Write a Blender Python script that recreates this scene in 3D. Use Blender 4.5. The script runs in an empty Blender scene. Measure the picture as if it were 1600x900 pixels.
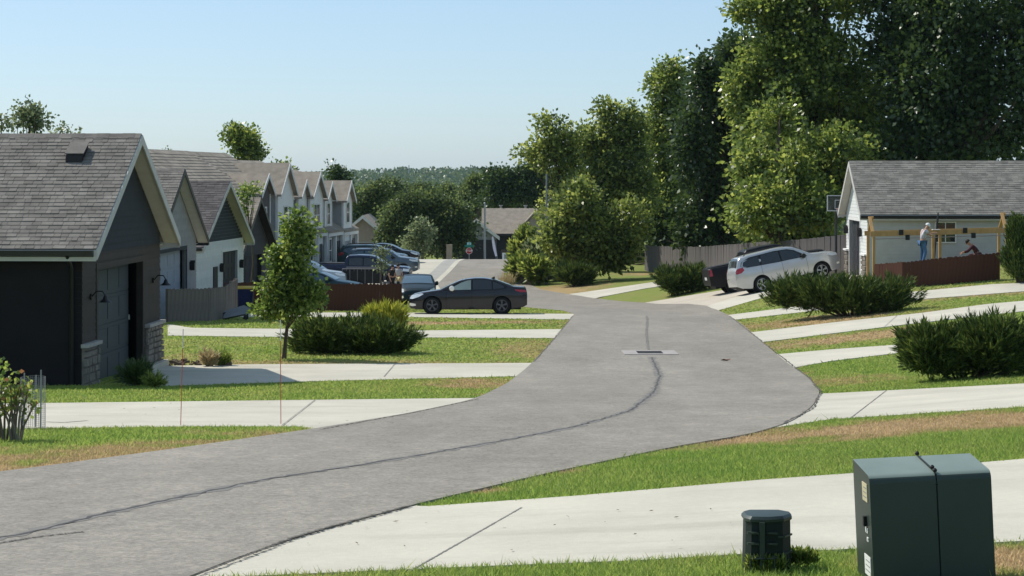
import bpy, math, random
import numpy as np
from mathutils import Vector, Matrix, noise as mnoise
random.seed(7); RNG = np.random.default_rng(7)
R = math.radians
SC = bpy.context.scene; COL = SC.collection
EYE = 7.0          # eye height above the datum; the ground falls away from the camera
F = 3000.0; HOR = 275.0

# ------------------------------------------------------------------ camera
cam_d = bpy.data.cameras.new('camera'); cam = bpy.data.objects.new('camera', cam_d); COL.objects.link(cam)
cam.location = (0, 0, EYE); cam.rotation_euler = (R(90), 0, 0)
cam_d.sensor_width = 36; cam_d.lens = 36 * F / 1600; cam_d.shift_y = -175 / 1600
cam_d.clip_start = .3; cam_d.clip_end = 9000
SC.camera = cam
# ------------------------------------------------------------------ sky, sun, exposure
SUN_EL = 48.0; SUN_AZ = -56.0            # azimuth from +Y towards +X
w = bpy.data.worlds.new('World'); SC.world = w; w.use_nodes = True
nt = w.node_tree; nt.nodes.clear()
sky = nt.nodes.new('ShaderNodeTexSky'); sky.sky_type = 'NISHITA'; sky.sun_disc = False
sky.sun_elevation = R(SUN_EL); sky.sun_rotation = R(SUN_AZ)
sky.air_density = .85; sky.dust_density = .55; sky.ozone_density = 5; sky.altitude = 0
bg = nt.nodes.new('ShaderNodeBackground'); bg.inputs[1].default_value = 0.127
ow = nt.nodes.new('ShaderNodeOutputWorld'); veil = nt.nodes.new('ShaderNodeMix'); veil.data_type = 'RGBA'; veil.inputs[0].default_value = .36; veil.inputs[7].default_value = (4.6, 6.3, 7.6, 1)   # thin even high haze over the whole dome
nt.links.new(sky.outputs[0], veil.inputs[6]); nt.links.new(veil.outputs[2], bg.inputs[0]); nt.links.new(bg.outputs[0], ow.inputs[0])
sl = bpy.data.lights.new('sun', 'SUN'); so = bpy.data.objects.new('sun', sl); COL.objects.link(so)
sl.energy = 4.6; sl.angle = R(.53); sl.color = (1, .95, .86)
sd = Vector((math.sin(R(SUN_AZ)) * math.cos(R(SUN_EL)), math.cos(R(SUN_AZ)) * math.cos(R(SUN_EL)), math.sin(R(SUN_EL))))
so.rotation_euler = (-sd).to_track_quat('-Z', 'Y').to_euler(); so.location = (-60, 60, 90)
SC.view_settings.view_transform = 'Standard'; SC.view_settings.look = 'None'
SC.view_settings.exposure = 0.0; SC.view_settings.gamma = 1
SC.cycles.max_bounces = 6; SC.cycles.volume_bounces = 0; SC.cycles.transparent_max_bounces = 12

# ------------------------------------------------------------------ materials
MATS = {}
def mat(name, col, rough=.8, var=.12, scale=6., bump=0., bscale=30., spec=.3, metal=0., col2=None, coat=0., stretch=None, trans=0., isl=0.):
    """Principled surface whose colour wanders between two tones by noise, with optional fine relief."""
    if name in MATS: return MATS[name]
    m = bpy.data.materials.new(name); m.use_nodes = True; n = m.node_tree.nodes; l = m.node_tree.links
    p = n['Principled BSDF']; p.inputs['Roughness'].default_value = rough; p.inputs['Metallic'].default_value = metal
    p.inputs['Specular IOR Level'].default_value = spec; p.inputs['Coat Weight'].default_value = coat
    p.inputs['Transmission Weight'].default_value = trans
    tc = n.new('ShaderNodeTexCoord'); mp = n.new('ShaderNodeMapping'); l.new(tc.outputs['Object'], mp.inputs[0])
    if stretch: mp.inputs['Scale'].default_value = stretch
    tx = n.new('ShaderNodeTexNoise'); tx.inputs['Scale'].default_value = scale; tx.inputs['Detail'].default_value = 6
    l.new(mp.outputs[0], tx.inputs['Vector'])
    rp = n.new('ShaderNodeValToRGB'); rp.color_ramp.elements[0].position = .3; rp.color_ramp.elements[1].position = .7
    a = [max(0, c * (1 - var)) for c in col]; b = col2 if col2 else [c * (1 + var) for c in col]
    rp.color_ramp.elements[0].color = (*a, 1); rp.color_ramp.elements[1].color = (*b, 1)
    l.new(tx.outputs['Fac'], rp.inputs[0]); src = rp.outputs[0]
    if isl:
        g = n.new('ShaderNodeNewGeometry'); mr = n.new('ShaderNodeMapRange'); mr.inputs[3].default_value = 1 - isl; mr.inputs[4].default_value = 1 + isl
        l.new(g.outputs['Random Per Island'], mr.inputs[0])
        mx = n.new('ShaderNodeMix'); mx.data_type = 'RGBA'; mx.blend_type = 'MULTIPLY'; mx.inputs[0].default_value = 1
        l.new(src, mx.inputs[6]); cb = n.new('ShaderNodeCombineColor')
        for i in range(3): l.new(mr.outputs[0], cb.inputs[i])
        l.new(cb.outputs[0], mx.inputs[7]); src = mx.outputs[2]
    l.new(src, p.inputs['Base Color'])
    if bump:
        t2 = n.new('ShaderNodeTexNoise'); t2.inputs['Scale'].default_value = bscale; t2.inputs['Detail'].default_value = 4
        l.new(mp.outputs[0], t2.inputs['Vector']); bp = n.new('ShaderNodeBump'); bp.inputs['Strength'].default_value = bump; bp.inputs['Distance'].default_value = .02
        l.new(t2.outputs['Fac'], bp.inputs['Height']); l.new(bp.outputs[0], p.inputs['Normal'])
    MATS[name] = m; return m
def leafmat(name, cols, transl=.35, rough=.45, spec=.4, attr=None):
    """Leaf surface: each leaf its own tone, light passes through it."""
    if name in MATS: return MATS[name]
    m = bpy.data.materials.new(name); m.use_nodes = True; n = m.node_tree.nodes; l = m.node_tree.links
    p = n['Principled BSDF']; p.inputs['Roughness'].default_value = rough; p.inputs['Specular IOR Level'].default_value = spec
    g = n.new('ShaderNodeNewGeometry'); rp = n.new('ShaderNodeValToRGB'); e = rp.color_ramp.elements
    while len(e) < len(cols): e.new(.5)
    for i, c in enumerate(cols): e[i].position = i / (len(cols) - 1); e[i].color = (*c, 1)
    if attr:
        at = n.new('ShaderNodeAttribute'); at.attribute_name = attr; l.new(at.outputs['Fac'], rp.inputs[0])
    else: l.new(g.outputs['Random Per Island'], rp.inputs[0])
    tr = n.new('ShaderNodeBsdfTranslucent'); mx = n.new('ShaderNodeMixShader'); mx.inputs[0].default_value = transl
    hs = n.new('ShaderNodeHueSaturation'); hs.inputs['Value'].default_value = 1.7; hs.inputs['Hue'].default_value = .485
    l.new(rp.outputs[0], hs.inputs['Color']); l.new(hs.outputs[0], tr.inputs[0])
    l.new(rp.outputs[0], p.inputs['Base Color']); l.new(p.outputs[0], mx.inputs[1]); l.new(tr.outputs[0], mx.inputs[2])
    l.new(mx.outputs[0], n['Material Output'].inputs[0]); MATS[name] = m; return m

# ------------------------------------------------------------------ object helpers
def tag(o, label=None, cat=None, group=None, kind=None):
    if label: o['label'] = label
    if cat: o['category'] = cat
    if group: o['group'] = group
    if kind: o['kind'] = kind
    return o
def thing(name, label, cat, loc=(0, 0, 0), rz=0., group=None):
    o = bpy.data.objects.new(name, None); COL.objects.link(o); o.location = loc; o.rotation_euler = (0, 0, rz); o.empty_display_size = .3
    return tag(o, label, cat, group)
def link(name, me, parent=None):
    o = bpy.data.objects.new(name, me); COL.objects.link(o)
    if parent: o.parent = parent
    return o
def copy_tree(o, parent=None):
    c = o.copy(); COL.objects.link(c)
    if parent: c.parent = parent
    for ch in list(o.children): copy_tree(ch, c)
    return c
class MB:
    def __init__(s): s.v = []; s.f = []; s.m = []
    def add(s, vs, fs, m=0):
        b = len(s.v); s.v += [tuple(v) for v in vs]; s.f += [tuple(b + i for i in f) for f in fs]; s.m += [m] * len(fs); return s
    def hexa(s, p, m=0): return s.add(p, [(0, 3, 2, 1), (4, 5, 6, 7), (0, 1, 5, 4), (1, 2, 6, 5), (2, 3, 7, 6), (3, 0, 4, 7)], m)
    def box(s, x0, x1, y0, y1, z0, z1, m=0):
        return s.hexa([(x0, y0, z0), (x1, y0, z0), (x1, y1, z0), (x0, y1, z0), (x0, y0, z1), (x1, y0, z1), (x1, y1, z1), (x0, y1, z1)], m)
    def prism(s, poly, e, m=0):
        n = len(poly); e = Vector(e); a = [Vector(p) for p in poly]; b = [p + e for p in a]
        return s.add(a + b, [tuple(range(n))[::-1], tuple(range(n, 2 * n))] + [(i, (i + 1) % n, n + (i + 1) % n, n + i) for i in range(n)], m)
    def tube(s, pts, rad, n=8, m=0, caps=True):
        pts = [Vector(p) for p in pts]; k = len(pts)
        if not hasattr(rad, '__len__'): rad = [rad] * k
        rings = []
        for i, p in enumerate(pts):
            d = (pts[min(i + 1, k - 1)] - pts[max(i - 1, 0)]).normalized(); a = d.orthogonal().normalized() if i == 0 else (a - d * a.dot(d)).normalized()
            b = d.cross(a); rings += [p + (a * math.cos(t) + b * math.sin(t)) * rad[i] for t in [2 * math.pi * j / n for j in range(n)]]
        fs = [(i * n + j, i * n + (j + 1) % n, (i + 1) * n + (j + 1) % n, (i + 1) * n + j) for i in range(k - 1) for j in range(n)]
        if caps: fs += [tuple(range(n))[::-1], tuple(range((k - 1) * n, k * n))]
        return s.add(rings, fs, m)
    def bar(s, a, b, w, h, m=0, up=(0, 0, 1)):
        a = Vector(a); b = Vector(b); d = (b - a).normalized(); u = Vector(up); x = d.cross(u)
        if x.length < 1e-3: x = d.orthogonal()
        x.normalize(); u = x.cross(d).normalized(); x = x * w / 2; u = u * h / 2
        return s.hexa([a - x - u, a + x - u, b + x - u, b - x - u, a - x + u, a + x + u, b + x + u, b - x + u], m)
    def lathe(s, prof, n=16, c=(0, 0, 0), axis='z', m=0, caps=True):
        vs = []
        for r, z in prof:
            for j in range(n):
                t = 2 * math.pi * j / n; p = (r * math.cos(t), r * math.sin(t), z)
                if axis == 'y': p = (p[0], p[2], p[1])
                if axis == 'x': p = (p[2], p[0], p[1])
                vs.append((p[0] + c[0], p[1] + c[1], p[2] + c[2]))
        k = len(prof); fs = [(i * n + j, i * n + (j + 1) % n, (i + 1) * n + (j + 1) % n, (i + 1) * n + j) for i in range(k - 1) for j in range(n)]
        if caps: fs += [tuple(range(n))[::-1], tuple(range((k - 1) * n, k * n))]
        return s.add(vs, fs, m)
    def mesh(s, name, mats, smooth=None):
        me = bpy.data.meshes.new(name); me.from_pydata(s.v, [], s.f)
        for q in (mats if isinstance(mats, (list, tuple)) else [mats]): me.materials.append(q) if q else None
        if len(me.materials) > 1: me.polygons.foreach_set('material_index', s.m)
        me.validate(); fix_normals(me)
        if smooth is not None:
            me.shade_smooth(); me.set_sharp_from_angle(angle=R(smooth))
        me.update(); return me
    def build(s, name, mats, parent=None, smooth=None): return link(name, s.mesh(name, mats, smooth), parent)
import bmesh
def fix_normals(me):
    b = bmesh.new(); b.from_mesh(me); bmesh.ops.recalc_face_normals(b, faces=b.faces); b.to_mesh(me); b.free()
def np_mesh(name, V, Fa, mats, attr=None):
    """Large mesh straight from arrays; Fa is (n,k)."""
    me = bpy.data.meshes.new(name); V = np.asarray(V, np.float32); Fa = np.asarray(Fa, np.int32); k = Fa.shape[1]
    me.vertices.add(len(V)); me.vertices.foreach_set('co', V.ravel()); me.loops.add(Fa.size); me.loops.foreach_set('vertex_index', Fa.ravel())
    me.polygons.add(len(Fa)); me.polygons.foreach_set('loop_start', np.arange(len(Fa), dtype=np.int32) * k)
    for q in (mats if isinstance(mats, (list, tuple)) else [mats]): me.materials.append(q)
    if attr:
        for nme, val in attr.items():
            at = me.attributes.new(nme, 'FLOAT', 'POINT'); at.data.foreach_set('value', np.asarray(val, np.float32))
    me.update(calc_edges=True); return me

# ------------------------------------------------------------------ terrain
_hy = [0, 8.6, 12.4, 20.3, 27, 36.9, 42.9, 48.9, 60, 68.6, 79.7, 90, 100, 120, 137, 150, 160, 175, 190, 260, 520, 1000, 1700, 2200, 2600, 4000]
_hh = [1.9, 2.35, 2.65, 3.17, 3.6, 4.25, 4.62, 4.83, 5.05, 5.3, 5.72, 6.2, 6.6, 6.9, 6.85, 6.68, 6.95, 8.2, 9.5, 13, 20, 26, 20, 6, 9, 12]
_ys = np.concatenate([np.linspace(-60, 300, 1441), np.geomspace(301, 6000, 300)])
_h = np.interp(_ys, _hy, _hh); _k = np.hanning(21); _k /= _k.sum(); _t = np.convolve(np.pad(_h, 10, 'edge'), _k, 'valid'); _h = np.where(_ys < 295, _t, _h)
_xy = [0, 12.9, 17, 26.4, 32.6, 36.9, 51, 60, 83, 95, 105, 115, 130, 200]
_xx = [-5.5, -2.1, -.9, 3.26, 5.3, 5.9, 7.3, 7.8, 8.3, 7.5, 4, 1.5, .8, .5]
_ry = [0, 10, 14, 20, 28, 40, 55, 70, 80, 95, 110, 137, 160]; _rr = [.02, .02, .04, .08, .08, .10, .12, .15, .26, .225, .13, 0, 0]
def gz(X, Y):
    X = np.asarray(X, float); Y = np.asarray(Y, float)
    u = X - np.interp(Y, _xy, _xx); u = np.where(u > 20, u, .5 * np.log1p(np.exp(np.clip(u / .5, -40, 40)))) ; f = 9 * np.tanh(u / 9)
    z = EYE - np.interp(Y, _ys, _h) + np.interp(Y, _ry, _rr) * f
    far = np.clip((Y - 300) / 400, 0, 1)
    return z + far * (3.0 * np.sin(X * .006 + 1) + 2.0 * np.sin(X * .013 + Y * .004))
def G(x, y): return float(gz(x, y))
_gy = np.geomspace(8, 400, 4000)
def gp(px, py):
    """Where the sight line through a photograph pixel meets the ground."""
    X = (px - 800) / F * _gy; Z = EYE - (py - HOR) / F * _gy; d = Z - gz(X, _gy); i = int(np.argmax(d < 0))
    if i == 0: i = 1
    t = d[i - 1] / (d[i - 1] - d[i]); y = _gy[i - 1] + t * (_gy[i] - _gy[i - 1]); x = (px - 800) / F * y
    return Vector((x, y, G(x, y)))
def P(px, py, Y): return Vector(((px - 800) / F * Y, Y, EYE - (py - HOR) / F * Y))
def xat(px, Y): return (px - 800) / F * Y

# ------------------------------------------------------------------ ground, road, driveways, lawn
_tab = RNG.random((256, 256))
def vnoise(x, y):
    xi = np.floor(x).astype(int); yi = np.floor(y).astype(int); fx = x - xi; fy = y - yi; fx = fx * fx * (3 - 2 * fx); fy = fy * fy * (3 - 2 * fy)
    t = lambda a, b: _tab[a % 256, b % 256]
    return (t(xi, yi) * (1 - fx) + t(xi + 1, yi) * fx) * (1 - fy) + (t(xi, yi + 1) * (1 - fx) + t(xi + 1, yi + 1) * fx) * fy
def fbm(x, y): return (vnoise(x, y) + .5 * vnoise(x * 2.1 + 7, y * 2.1) + .25 * vnoise(x * 4.3, y * 4.3 + 3)) / 1.75
def dens(pl, k=10):
    o = []
    for a, b in zip(pl[:-1], pl[1:]): o += [(a[0] + (b[0] - a[0]) * i / k, a[1] + (b[1] - a[1]) * i / k) for i in range(k)]
    return o + [pl[-1]]
def resample(pts, n):
    p = np.array([(q[0], q[1]) for q in pts]); d = np.concatenate([[0], np.cumsum(np.hypot(*np.diff(p, axis=0).T))]); t = np.linspace(0, d[-1], n)
    return np.stack([np.interp(t, d, p[:, 0]), np.interp(t, d, p[:, 1])], 1)
def smoothpl(p, it=2):
    p = np.array([(q[0], q[1]) for q in p])
    for _ in range(it):
        q = [p[0]]
        for a, b in zip(p[:-1], p[1:]): q += [a * .75 + b * .25, a * .25 + b * .75]
        p = np.array(q + [p[-1]])
    return p
PAVED = []
def sheet(name, A, B, lift, m, n=80, k=8, kind='structure', paved=True, skirt=.12):
    """A paved strip between two edge lines (world x,y), draped on the terrain, with a real edge going down into it."""
    A = resample(A, n); B = resample(B, n); T = np.linspace(0, 1, k)[None, :, None]; g = A[:, None] * (1 - T) + B[:, None] * T
    z = gz(g[..., 0], g[..., 1]) + lift; V = np.concatenate([g, z[..., None]], 2).reshape(-1, 3)
    idx = np.arange(n * k).reshape(n, k); q = np.stack([idx[:-1, :-1], idx[1:, :-1], idx[1:, 1:], idx[:-1, 1:]], -1).reshape(-1, 4)
    loop = np.concatenate([idx[0, :], idx[1:, -1], idx[-1, ::-1][1:], idx[::-1, 0][1:-1]]); lo = V[loop].copy(); lo[:, 2] -= skirt; b = len(V); nl = len(loop)
    sk = np.stack([loop, b + np.arange(nl), b + (np.arange(nl) + 1) % nl, np.roll(loop, -1)], -1)
    me = np_mesh(name, np.concatenate([V, lo]), np.concatenate([q, sk]), m); fix_normals(me); me.set_sharp_from_angle(angle=R(30))
    up = np.mean([p.normal.z for p in me.polygons][:50])
    if up < 0: me.flip_normals()
    o = link(name, me); o['kind'] = kind
    if paved: PAVED.append(np.concatenate([A, B[::-1]]))
    return o
def pxl(*pl): return [gp(*q) for q in dens(list(pl))]
def inside(poly, x, y):
    r = np.zeros(len(x), bool); j = len(poly) - 1
    for i in range(len(poly)):
        xi, yi = poly[i]; xj, yj = poly[j]
        if yi != yj: r ^= ((yi > y) != (yj > y)) & (x < (xj - xi) * (y - yi) / (yj - yi) + xi)
        j = i
    return r
# asphalt: pale aged grey with tyre-worn lighter bands and fine stone
def asphalt():
    m = mat('asphalt', (.258, .234, .197), .9, .07, .35, .35, 60, spec=.25); n = m.node_tree.nodes; l = m.node_tree.links; p = n['Principled BSDF']
    src = p.inputs['Base Color'].links[0].from_socket; tc = n.new('ShaderNodeTexCoord')
    def layer(scale, lo, hi, p0, p1, src, vor=False, st=None):
        t = n.new('ShaderNodeTexVoronoi' if vor else 'ShaderNodeTexNoise'); t.inputs['Scale'].default_value = scale
        if not vor: t.inputs['Detail'].default_value = 7
        mp = n.new('ShaderNodeMapping'); l.new(tc.outputs['Object'], mp.inputs[0]); l.new(mp.outputs[0], t.inputs['Vector'])
        if st: mp.inputs['Scale'].default_value = st
        r = n.new('ShaderNodeMapRange'); r.inputs[1].default_value = p0; r.inputs[2].default_value = p1; r.inputs[3].default_value = lo; r.inputs[4].default_value = hi
        l.new(t.outputs['Color' if vor else 'Fac'], r.inputs[0]); mx = n.new('ShaderNodeMix'); mx.data_type = 'RGBA'; mx.blend_type = 'MULTIPLY'; mx.inputs[0].default_value = 1
        cb = n.new('ShaderNodeCombineColor'); [l.new(r.outputs[0], cb.inputs[i]) for i in range(3)]
        l.new(src, mx.inputs[6]); l.new(cb.outputs[0], mx.inputs[7]); return mx.outputs[2]
    src = layer(34, .84, 1.16, .2, .8, src, True); src = layer(9, .9, 1.08, .35, .65, src); src = layer(.22, .92, 1.07, .35, .65, src, st=(1, .5, 1)); src = layer(.9, .95, 1.03, .45, .6, src, st=(1.6, .35, 1)); src = layer(2.2, .93, 1.05, .4, .65, src)
    l.new(src, p.inputs['Base Color']); return m
M_ASPH = asphalt()
M_CONC = mat('concrete', (.545, .51, .42), .9, .07, .8, .2, 45, spec=.2)
def weathered(m):
    n = m.node_tree.nodes; l = m.node_tree.links; p = n['Principled BSDF']; src = p.inputs['Base Color'].links[0].from_socket; tc = n.new('ShaderNodeTexCoord')
    for sc, st, lo, p0, p1 in ((1.1, (.25, 1.6, 1), .86, .52, .72), (.35, (1, 1, 1), .9, .4, .65), (14, (1, 1, 1), .93, .3, .6), (2.6, (1, 1, 1), .82, .66, .74)):
        mp = n.new('ShaderNodeMapping'); mp.inputs['Scale'].default_value = st; l.new(tc.outputs['Object'], mp.inputs[0]); t = n.new('ShaderNodeTexNoise'); t.inputs['Scale'].default_value = sc; t.inputs['Detail'].default_value = 8; t.inputs['Roughness'].default_value = .62; l.new(mp.outputs[0], t.inputs['Vector'])
        r = n.new('ShaderNodeMapRange'); r.inputs[1].default_value = p0; r.inputs[2].default_value = p1; r.inputs[3].default_value = 1; r.inputs[4].default_value = lo; l.new(t.outputs['Fac'], r.inputs[0]); mx = n.new('ShaderNodeMix'); mx.data_type = 'RGBA'; mx.blend_type = 'MULTIPLY'; mx.inputs[0].default_value = 1; cb = n.new('ShaderNodeCombineColor'); [l.new(r.outputs[0], cb.inputs[i]) for i in range(3)]; l.new(src, mx.inputs[6]); l.new(cb.outputs[0], mx.inputs[7]); src = mx.outputs[2]
    l.new(src, p.inputs['Base Color'])
weathered(M_CONC)
M_CONC2 = mat('concrete_tan', (.46, .41, .335), .9, .08, .8, .2, 45, spec=.2)
M_GUT = mat('gutter_concrete', (.33, .32, .29), .9, .1, 1.5, .2, 40)
M_DIRT = mat('dirt', (.12, .09, .06), .95, .3, 8, .3, 40)
M_CRACK = mat('tar_crack', (.075, .072, .07), .9, .3, 9, .2, 50)

Le = pxl((-300, 775), (0, 742), (250, 708), (480, 675), (640, 648), (740, 627), (790, 602), (822, 578), (860, 538), (885, 508), (897, 492))
Le = smoothpl([(q.x, q.y) for q in Le][::4], 2).tolist() + [[2.3, 84], [1.2, 89], [-1, 97], [-4.0, 110], [-4.75, 122], [-4.1, 150], [-3.75, 168], [-4, 185]]
Re = pxl((-300, 1160), (310, 900), (470, 842), (640, 795), (850, 745), (1050, 702), (1170, 682), (1238, 662), (1270, 636), (1283, 614), (1264, 593), (1225, 565), (1190, 535), (1160, 508), (1137, 493), (1118, 484))
Re = smoothpl([(q.x, q.y) for q in Re][::4], 2).tolist() + [[8.7, 86], [8.3, 91], [6.6, 97], [4.2, 104], [1.7, 114], [.9, 125], [.5, 150], [.4, 168], [.2, 185]]
# pair the two road edges by parameter (both run near to far)
def pair(A, B, cuts):
    oa, ob = [], []
    A = np.array(A); B = np.array(B)
    for (a0, a1, b0, b1, n) in cuts:
        sa = A[(A[:, 1] >= a0) & (A[:, 1] <= a1)]; sb = B[(B[:, 1] >= b0) & (B[:, 1] <= b1)]; oa += resample(sa, n).tolist(); ob += resample(sb, n).tolist()
    return np.array(oa), np.array(ob)
road = None
A2 = resample(Le, 500); B2 = resample(Re, 500)
def road_sheet():
    # march down the road: match each left-edge point with the right-edge point of equal running fraction between fixed stations
    sa = [0, 23.1, 36.9, 51, 68, 79, 97, 122, 185]; sb = [0, 19.5, 33.4, 50.5, 67.5, 80, 103, 121, 185]
    return pair(A2, B2, [(sa[i], sa[i + 1], sb[i], sb[i + 1], 46) for i in range(8)])
RA, RB = road_sheet()
n_, k_ = len(RA), 9
def road_build():
    T = np.linspace(0, 1, k_)[None, :, None]; g = RA[:, None] * (1 - T) + RB[:, None] * T; z = gz(g[..., 0], g[..., 1]) + .034
    V = np.concatenate([g, z[..., None]], 2).reshape(-1, 3); idx = np.arange(n_ * k_).reshape(n_, k_)
    q = np.stack([idx[:-1, :-1], idx[:-1, 1:], idx[1:, 1:], idx[1:, :-1]], -1).reshape(-1, 4)
    loop = np.concatenate([idx[:, 0], idx[-1, 1:], idx[::-1, -1][1:], idx[0, ::-1][1:-1]]); lo = V[loop].copy(); lo[:, 2] -= .12; b = len(V); nl = len(loop)
    sk = np.stack([loop, b + np.arange(nl), b + (np.arange(nl) + 1) % nl, np.roll(loop, -1)], -1)
    o = link('road', np_mesh('road', np.concatenate([V, lo]), np.concatenate([q, sk]), M_ASPH)); o.data.set_sharp_from_angle(angle=R(30)); o['kind'] = 'structure'
    PAVED.append(np.concatenate([RA, RB[::-1]]))
road_build()
DR = {  # far edge, near edge of each driveway as seen (photo pixels); all run in under the road sheet
 'driveway': [((-500, 636), (70, 631), (400, 627), (752, 623), (830, 612)), ((-500, 684), (60, 671), (300, 668), (470, 668), (500, 674), (540, 676))],
 'driveway.001': [((238, 573), (400, 570), (834, 568), (900, 566)), ((238, 605), (480, 597), (800, 589), (870, 588))],
 'driveway.002': [((262, 507), (300, 513), (660, 517), (880, 515), (930, 515)), ((262, 525), (400, 527), (660, 528), (868, 529), (920, 529))],
 'driveway.003': [((270, 489), (620, 489), (896, 491), (950, 491)), ((270, 496), (640, 496), (892, 500), (950, 501))],
 'driveway.004': [((560, 775), (660, 795), (900, 778), (1200, 752), (1340, 742), (1600, 720), (2000, 690)), ((200, 935), (310, 908), (760, 889), (1000, 880), (1160, 870), (1550, 852), (2000, 830))],
 'driveway.005': [((1200, 621), (1270, 617), (1300, 616), (1600, 601), (1900, 588)), ((1120, 684), (1232, 667), (1300, 657), (1600, 638), (1900, 624))],
 'driveway.006': [((1150, 560), (1200, 556), (1300, 547), (1400, 540), (1550, 530), (1850, 508)), ((1180, 585), (1238, 576), (1300, 565), (1400, 553), (1550, 543), (1850, 523))],
 'driveway.007': [((1120, 527), (1168, 521), (1300, 505), (1440, 490), (1543, 476), (1600, 471), (1850, 452)), ((1140, 543), (1188, 536), (1300, 522), (1440, 505), (1600, 487), (1850, 468))],
 'driveway.008': [((1090, 497), (1138, 493), (1253, 479), (1415, 458), (1548, 445), (1600, 443), (1850, 430)), ((1100, 507), (1144, 501), (1267, 487), (1418, 470), (1600, 456), (1850, 444))],
 'driveway.010': [((815, 470), (823, 469), (920, 456), (1010, 443), (1150, 424)), ((850, 478), (890, 474), (1010, 451), (1150, 432))]}
for i, (k, (a, b)) in enumerate(DR.items()):
    sheet(k, pxl(*a), pxl(*b), .016 + .0012 * i, M_CONC)
sheet('driveway.009', pxl((950, 480), (985, 477), (1141, 452), (1250, 432), (1345, 422)), pxl((1050, 490), (1088, 484), (1170, 458), (1290, 438), (1350, 430)), .022, M_CONC2)
sheet('driveway.011', pxl((1050, 490), (1088, 484), (1170, 458), (1290, 438), (1350, 430)), pxl((1090, 492), (1122, 486), (1198, 464), (1300, 443), (1352, 436)), .024, M_CONC)
# parking apron and gutter beside the far street
ga = [(x, y) for x, y in A2 if 106 < y < 183]; off = lambda d: [(x - d, y) for x, y in ga]
sheet('kerb', off(.35), off(-.02), .042, M_CONC, 60, 3); sheet('gutter', off(1.3), off(.34), .036, M_GUT, 60, 4)
sheet('parking_apron', [(-13, y) for x, y in ga], off(1.29), .03, M_CONC, 60, 10)
sheet('cross_street', [(-60, 190), (60, 190)], [(-60, 183.5), (60, 183.5)], .03, M_ASPH, 60, 5)
# tar-black crack along the drain line and concrete collar of the drain
def crack(name, pl, wd, jit, lift=.039, m=M_CRACK):
    c = resample([(q.x, q.y) for q in pxl(*pl)], 260); d = np.gradient(c, axis=0); d /= np.linalg.norm(d, axis=1)[:, None] + 1e-9; nrm = np.stack([-d[:, 1], d[:, 0]], 1)
    j = (RNG.random(260) - .5)[:, None] * jit; wv = wd * (.35 + 1.3 * RNG.random(260))[:, None]; sheetless = (c + nrm * (j - wv / 2), c + nrm * (j + wv / 2))
    V = np.concatenate([np.concatenate([q, gz(q[:, 0], q[:, 1])[:, None] + lift], 1) for q in sheetless]); i = np.arange(259)
    o = link(name, np_mesh(name, V, np.stack([i, i + 260, i + 261, i + 1], 1), m)); o['kind'] = 'structure'
main_crack = [(-60, 862), (0, 848), (60, 835), (150, 812), (400, 757), (620, 722), (800, 690), (900, 670), (985, 645), (1022, 615), (1031, 590), (1018, 560)]
crack('road_crack', main_crack, .034, .06)
M_SEAM = mat('worn_asphalt', (.18, .17, .155), .95, .12, 3, .2, 50)
crack('road_seam', main_crack, .16, .07, .0365, M_SEAM)
crack('road_crack', [(1014, 551), (1010, 525), (1012, 500), (1010, 495)], .06, .06, m=M_SEAM)
crack('road_crack', [(-40, 868), (0, 856), (60, 846), (130, 838)], .03, .05)
for a, b in (((640, 898), (815, 797)), ((440, 668), (492, 627)), ((1330, 655), (1385, 612)), ((600, 590), (618, 569)), ((1380, 514), (1402, 494))): crack('driveway_joint', [a, b], .016, .004, .0295 if a[0] != 640 else .0245, mat('joint_grey', (.2, .19, .17), .95))  # control joints laid as thin grey strips
crack('tyre_mark', [(72, 661), (100, 662), (136, 659)], .06, .05, .02, mat('scuff', (.2, .19, .17), .9))
for pl in (((312, 905), (470, 843), (640, 796)), ((500, 675), (640, 649), (748, 626)), ((1225, 665), (1270, 640), (1283, 615), (1264, 593), (1190, 535), (1140, 495)), ((835, 567), (860, 538), (895, 495))):
    crack('road_edge_gap', list(pl), .03, .05, m=mat('edge_grit', (.1, .09, .075), .95, .3, 12))

# dry patches: soft-edged places where the turf has browned
DRY = []
for (px, py, rx, ry, s) in [(1420, 668, 6.0, 1.5, .95), (1560, 655, 3.0, 1.5, .9), (1250, 682, 1.2, 1.0, .6), (60, 735, 4.0, .8, .85), (180, 718, 3.0, .7, .8), (330, 694, 2.0, .5, .7), (250, 708, 2.5, .8, .75), (430, 680, 1.6, .6, .7), (740, 600, 1.5, 1.5, .8), (640, 505, 5, 1.2, .9),
                            (780, 504, 3, 1.2, .8), (1290, 500, 3, 2, .9), (1200, 508, 2, 2, .7), (1340, 527, 3.5, 1.4, .9), (1300, 597, 2, 1.4, .6), (870, 455, 4, 5, .9), (1000, 428, 2, 4, .8), (820, 545, 1.5, 3, .6), (1500, 460, 4, 2, .7),
                            (500, 568, 8, 1.0, .6), (1580, 880, 1.0, .5, .9), (300, 560, 2, 1.5, .5), (1530, 485, 3, 1.3, .7)]:
    c = gp(px, py); DRY.append((c.x, c.y, rx, ry * 1.6, s))
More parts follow.
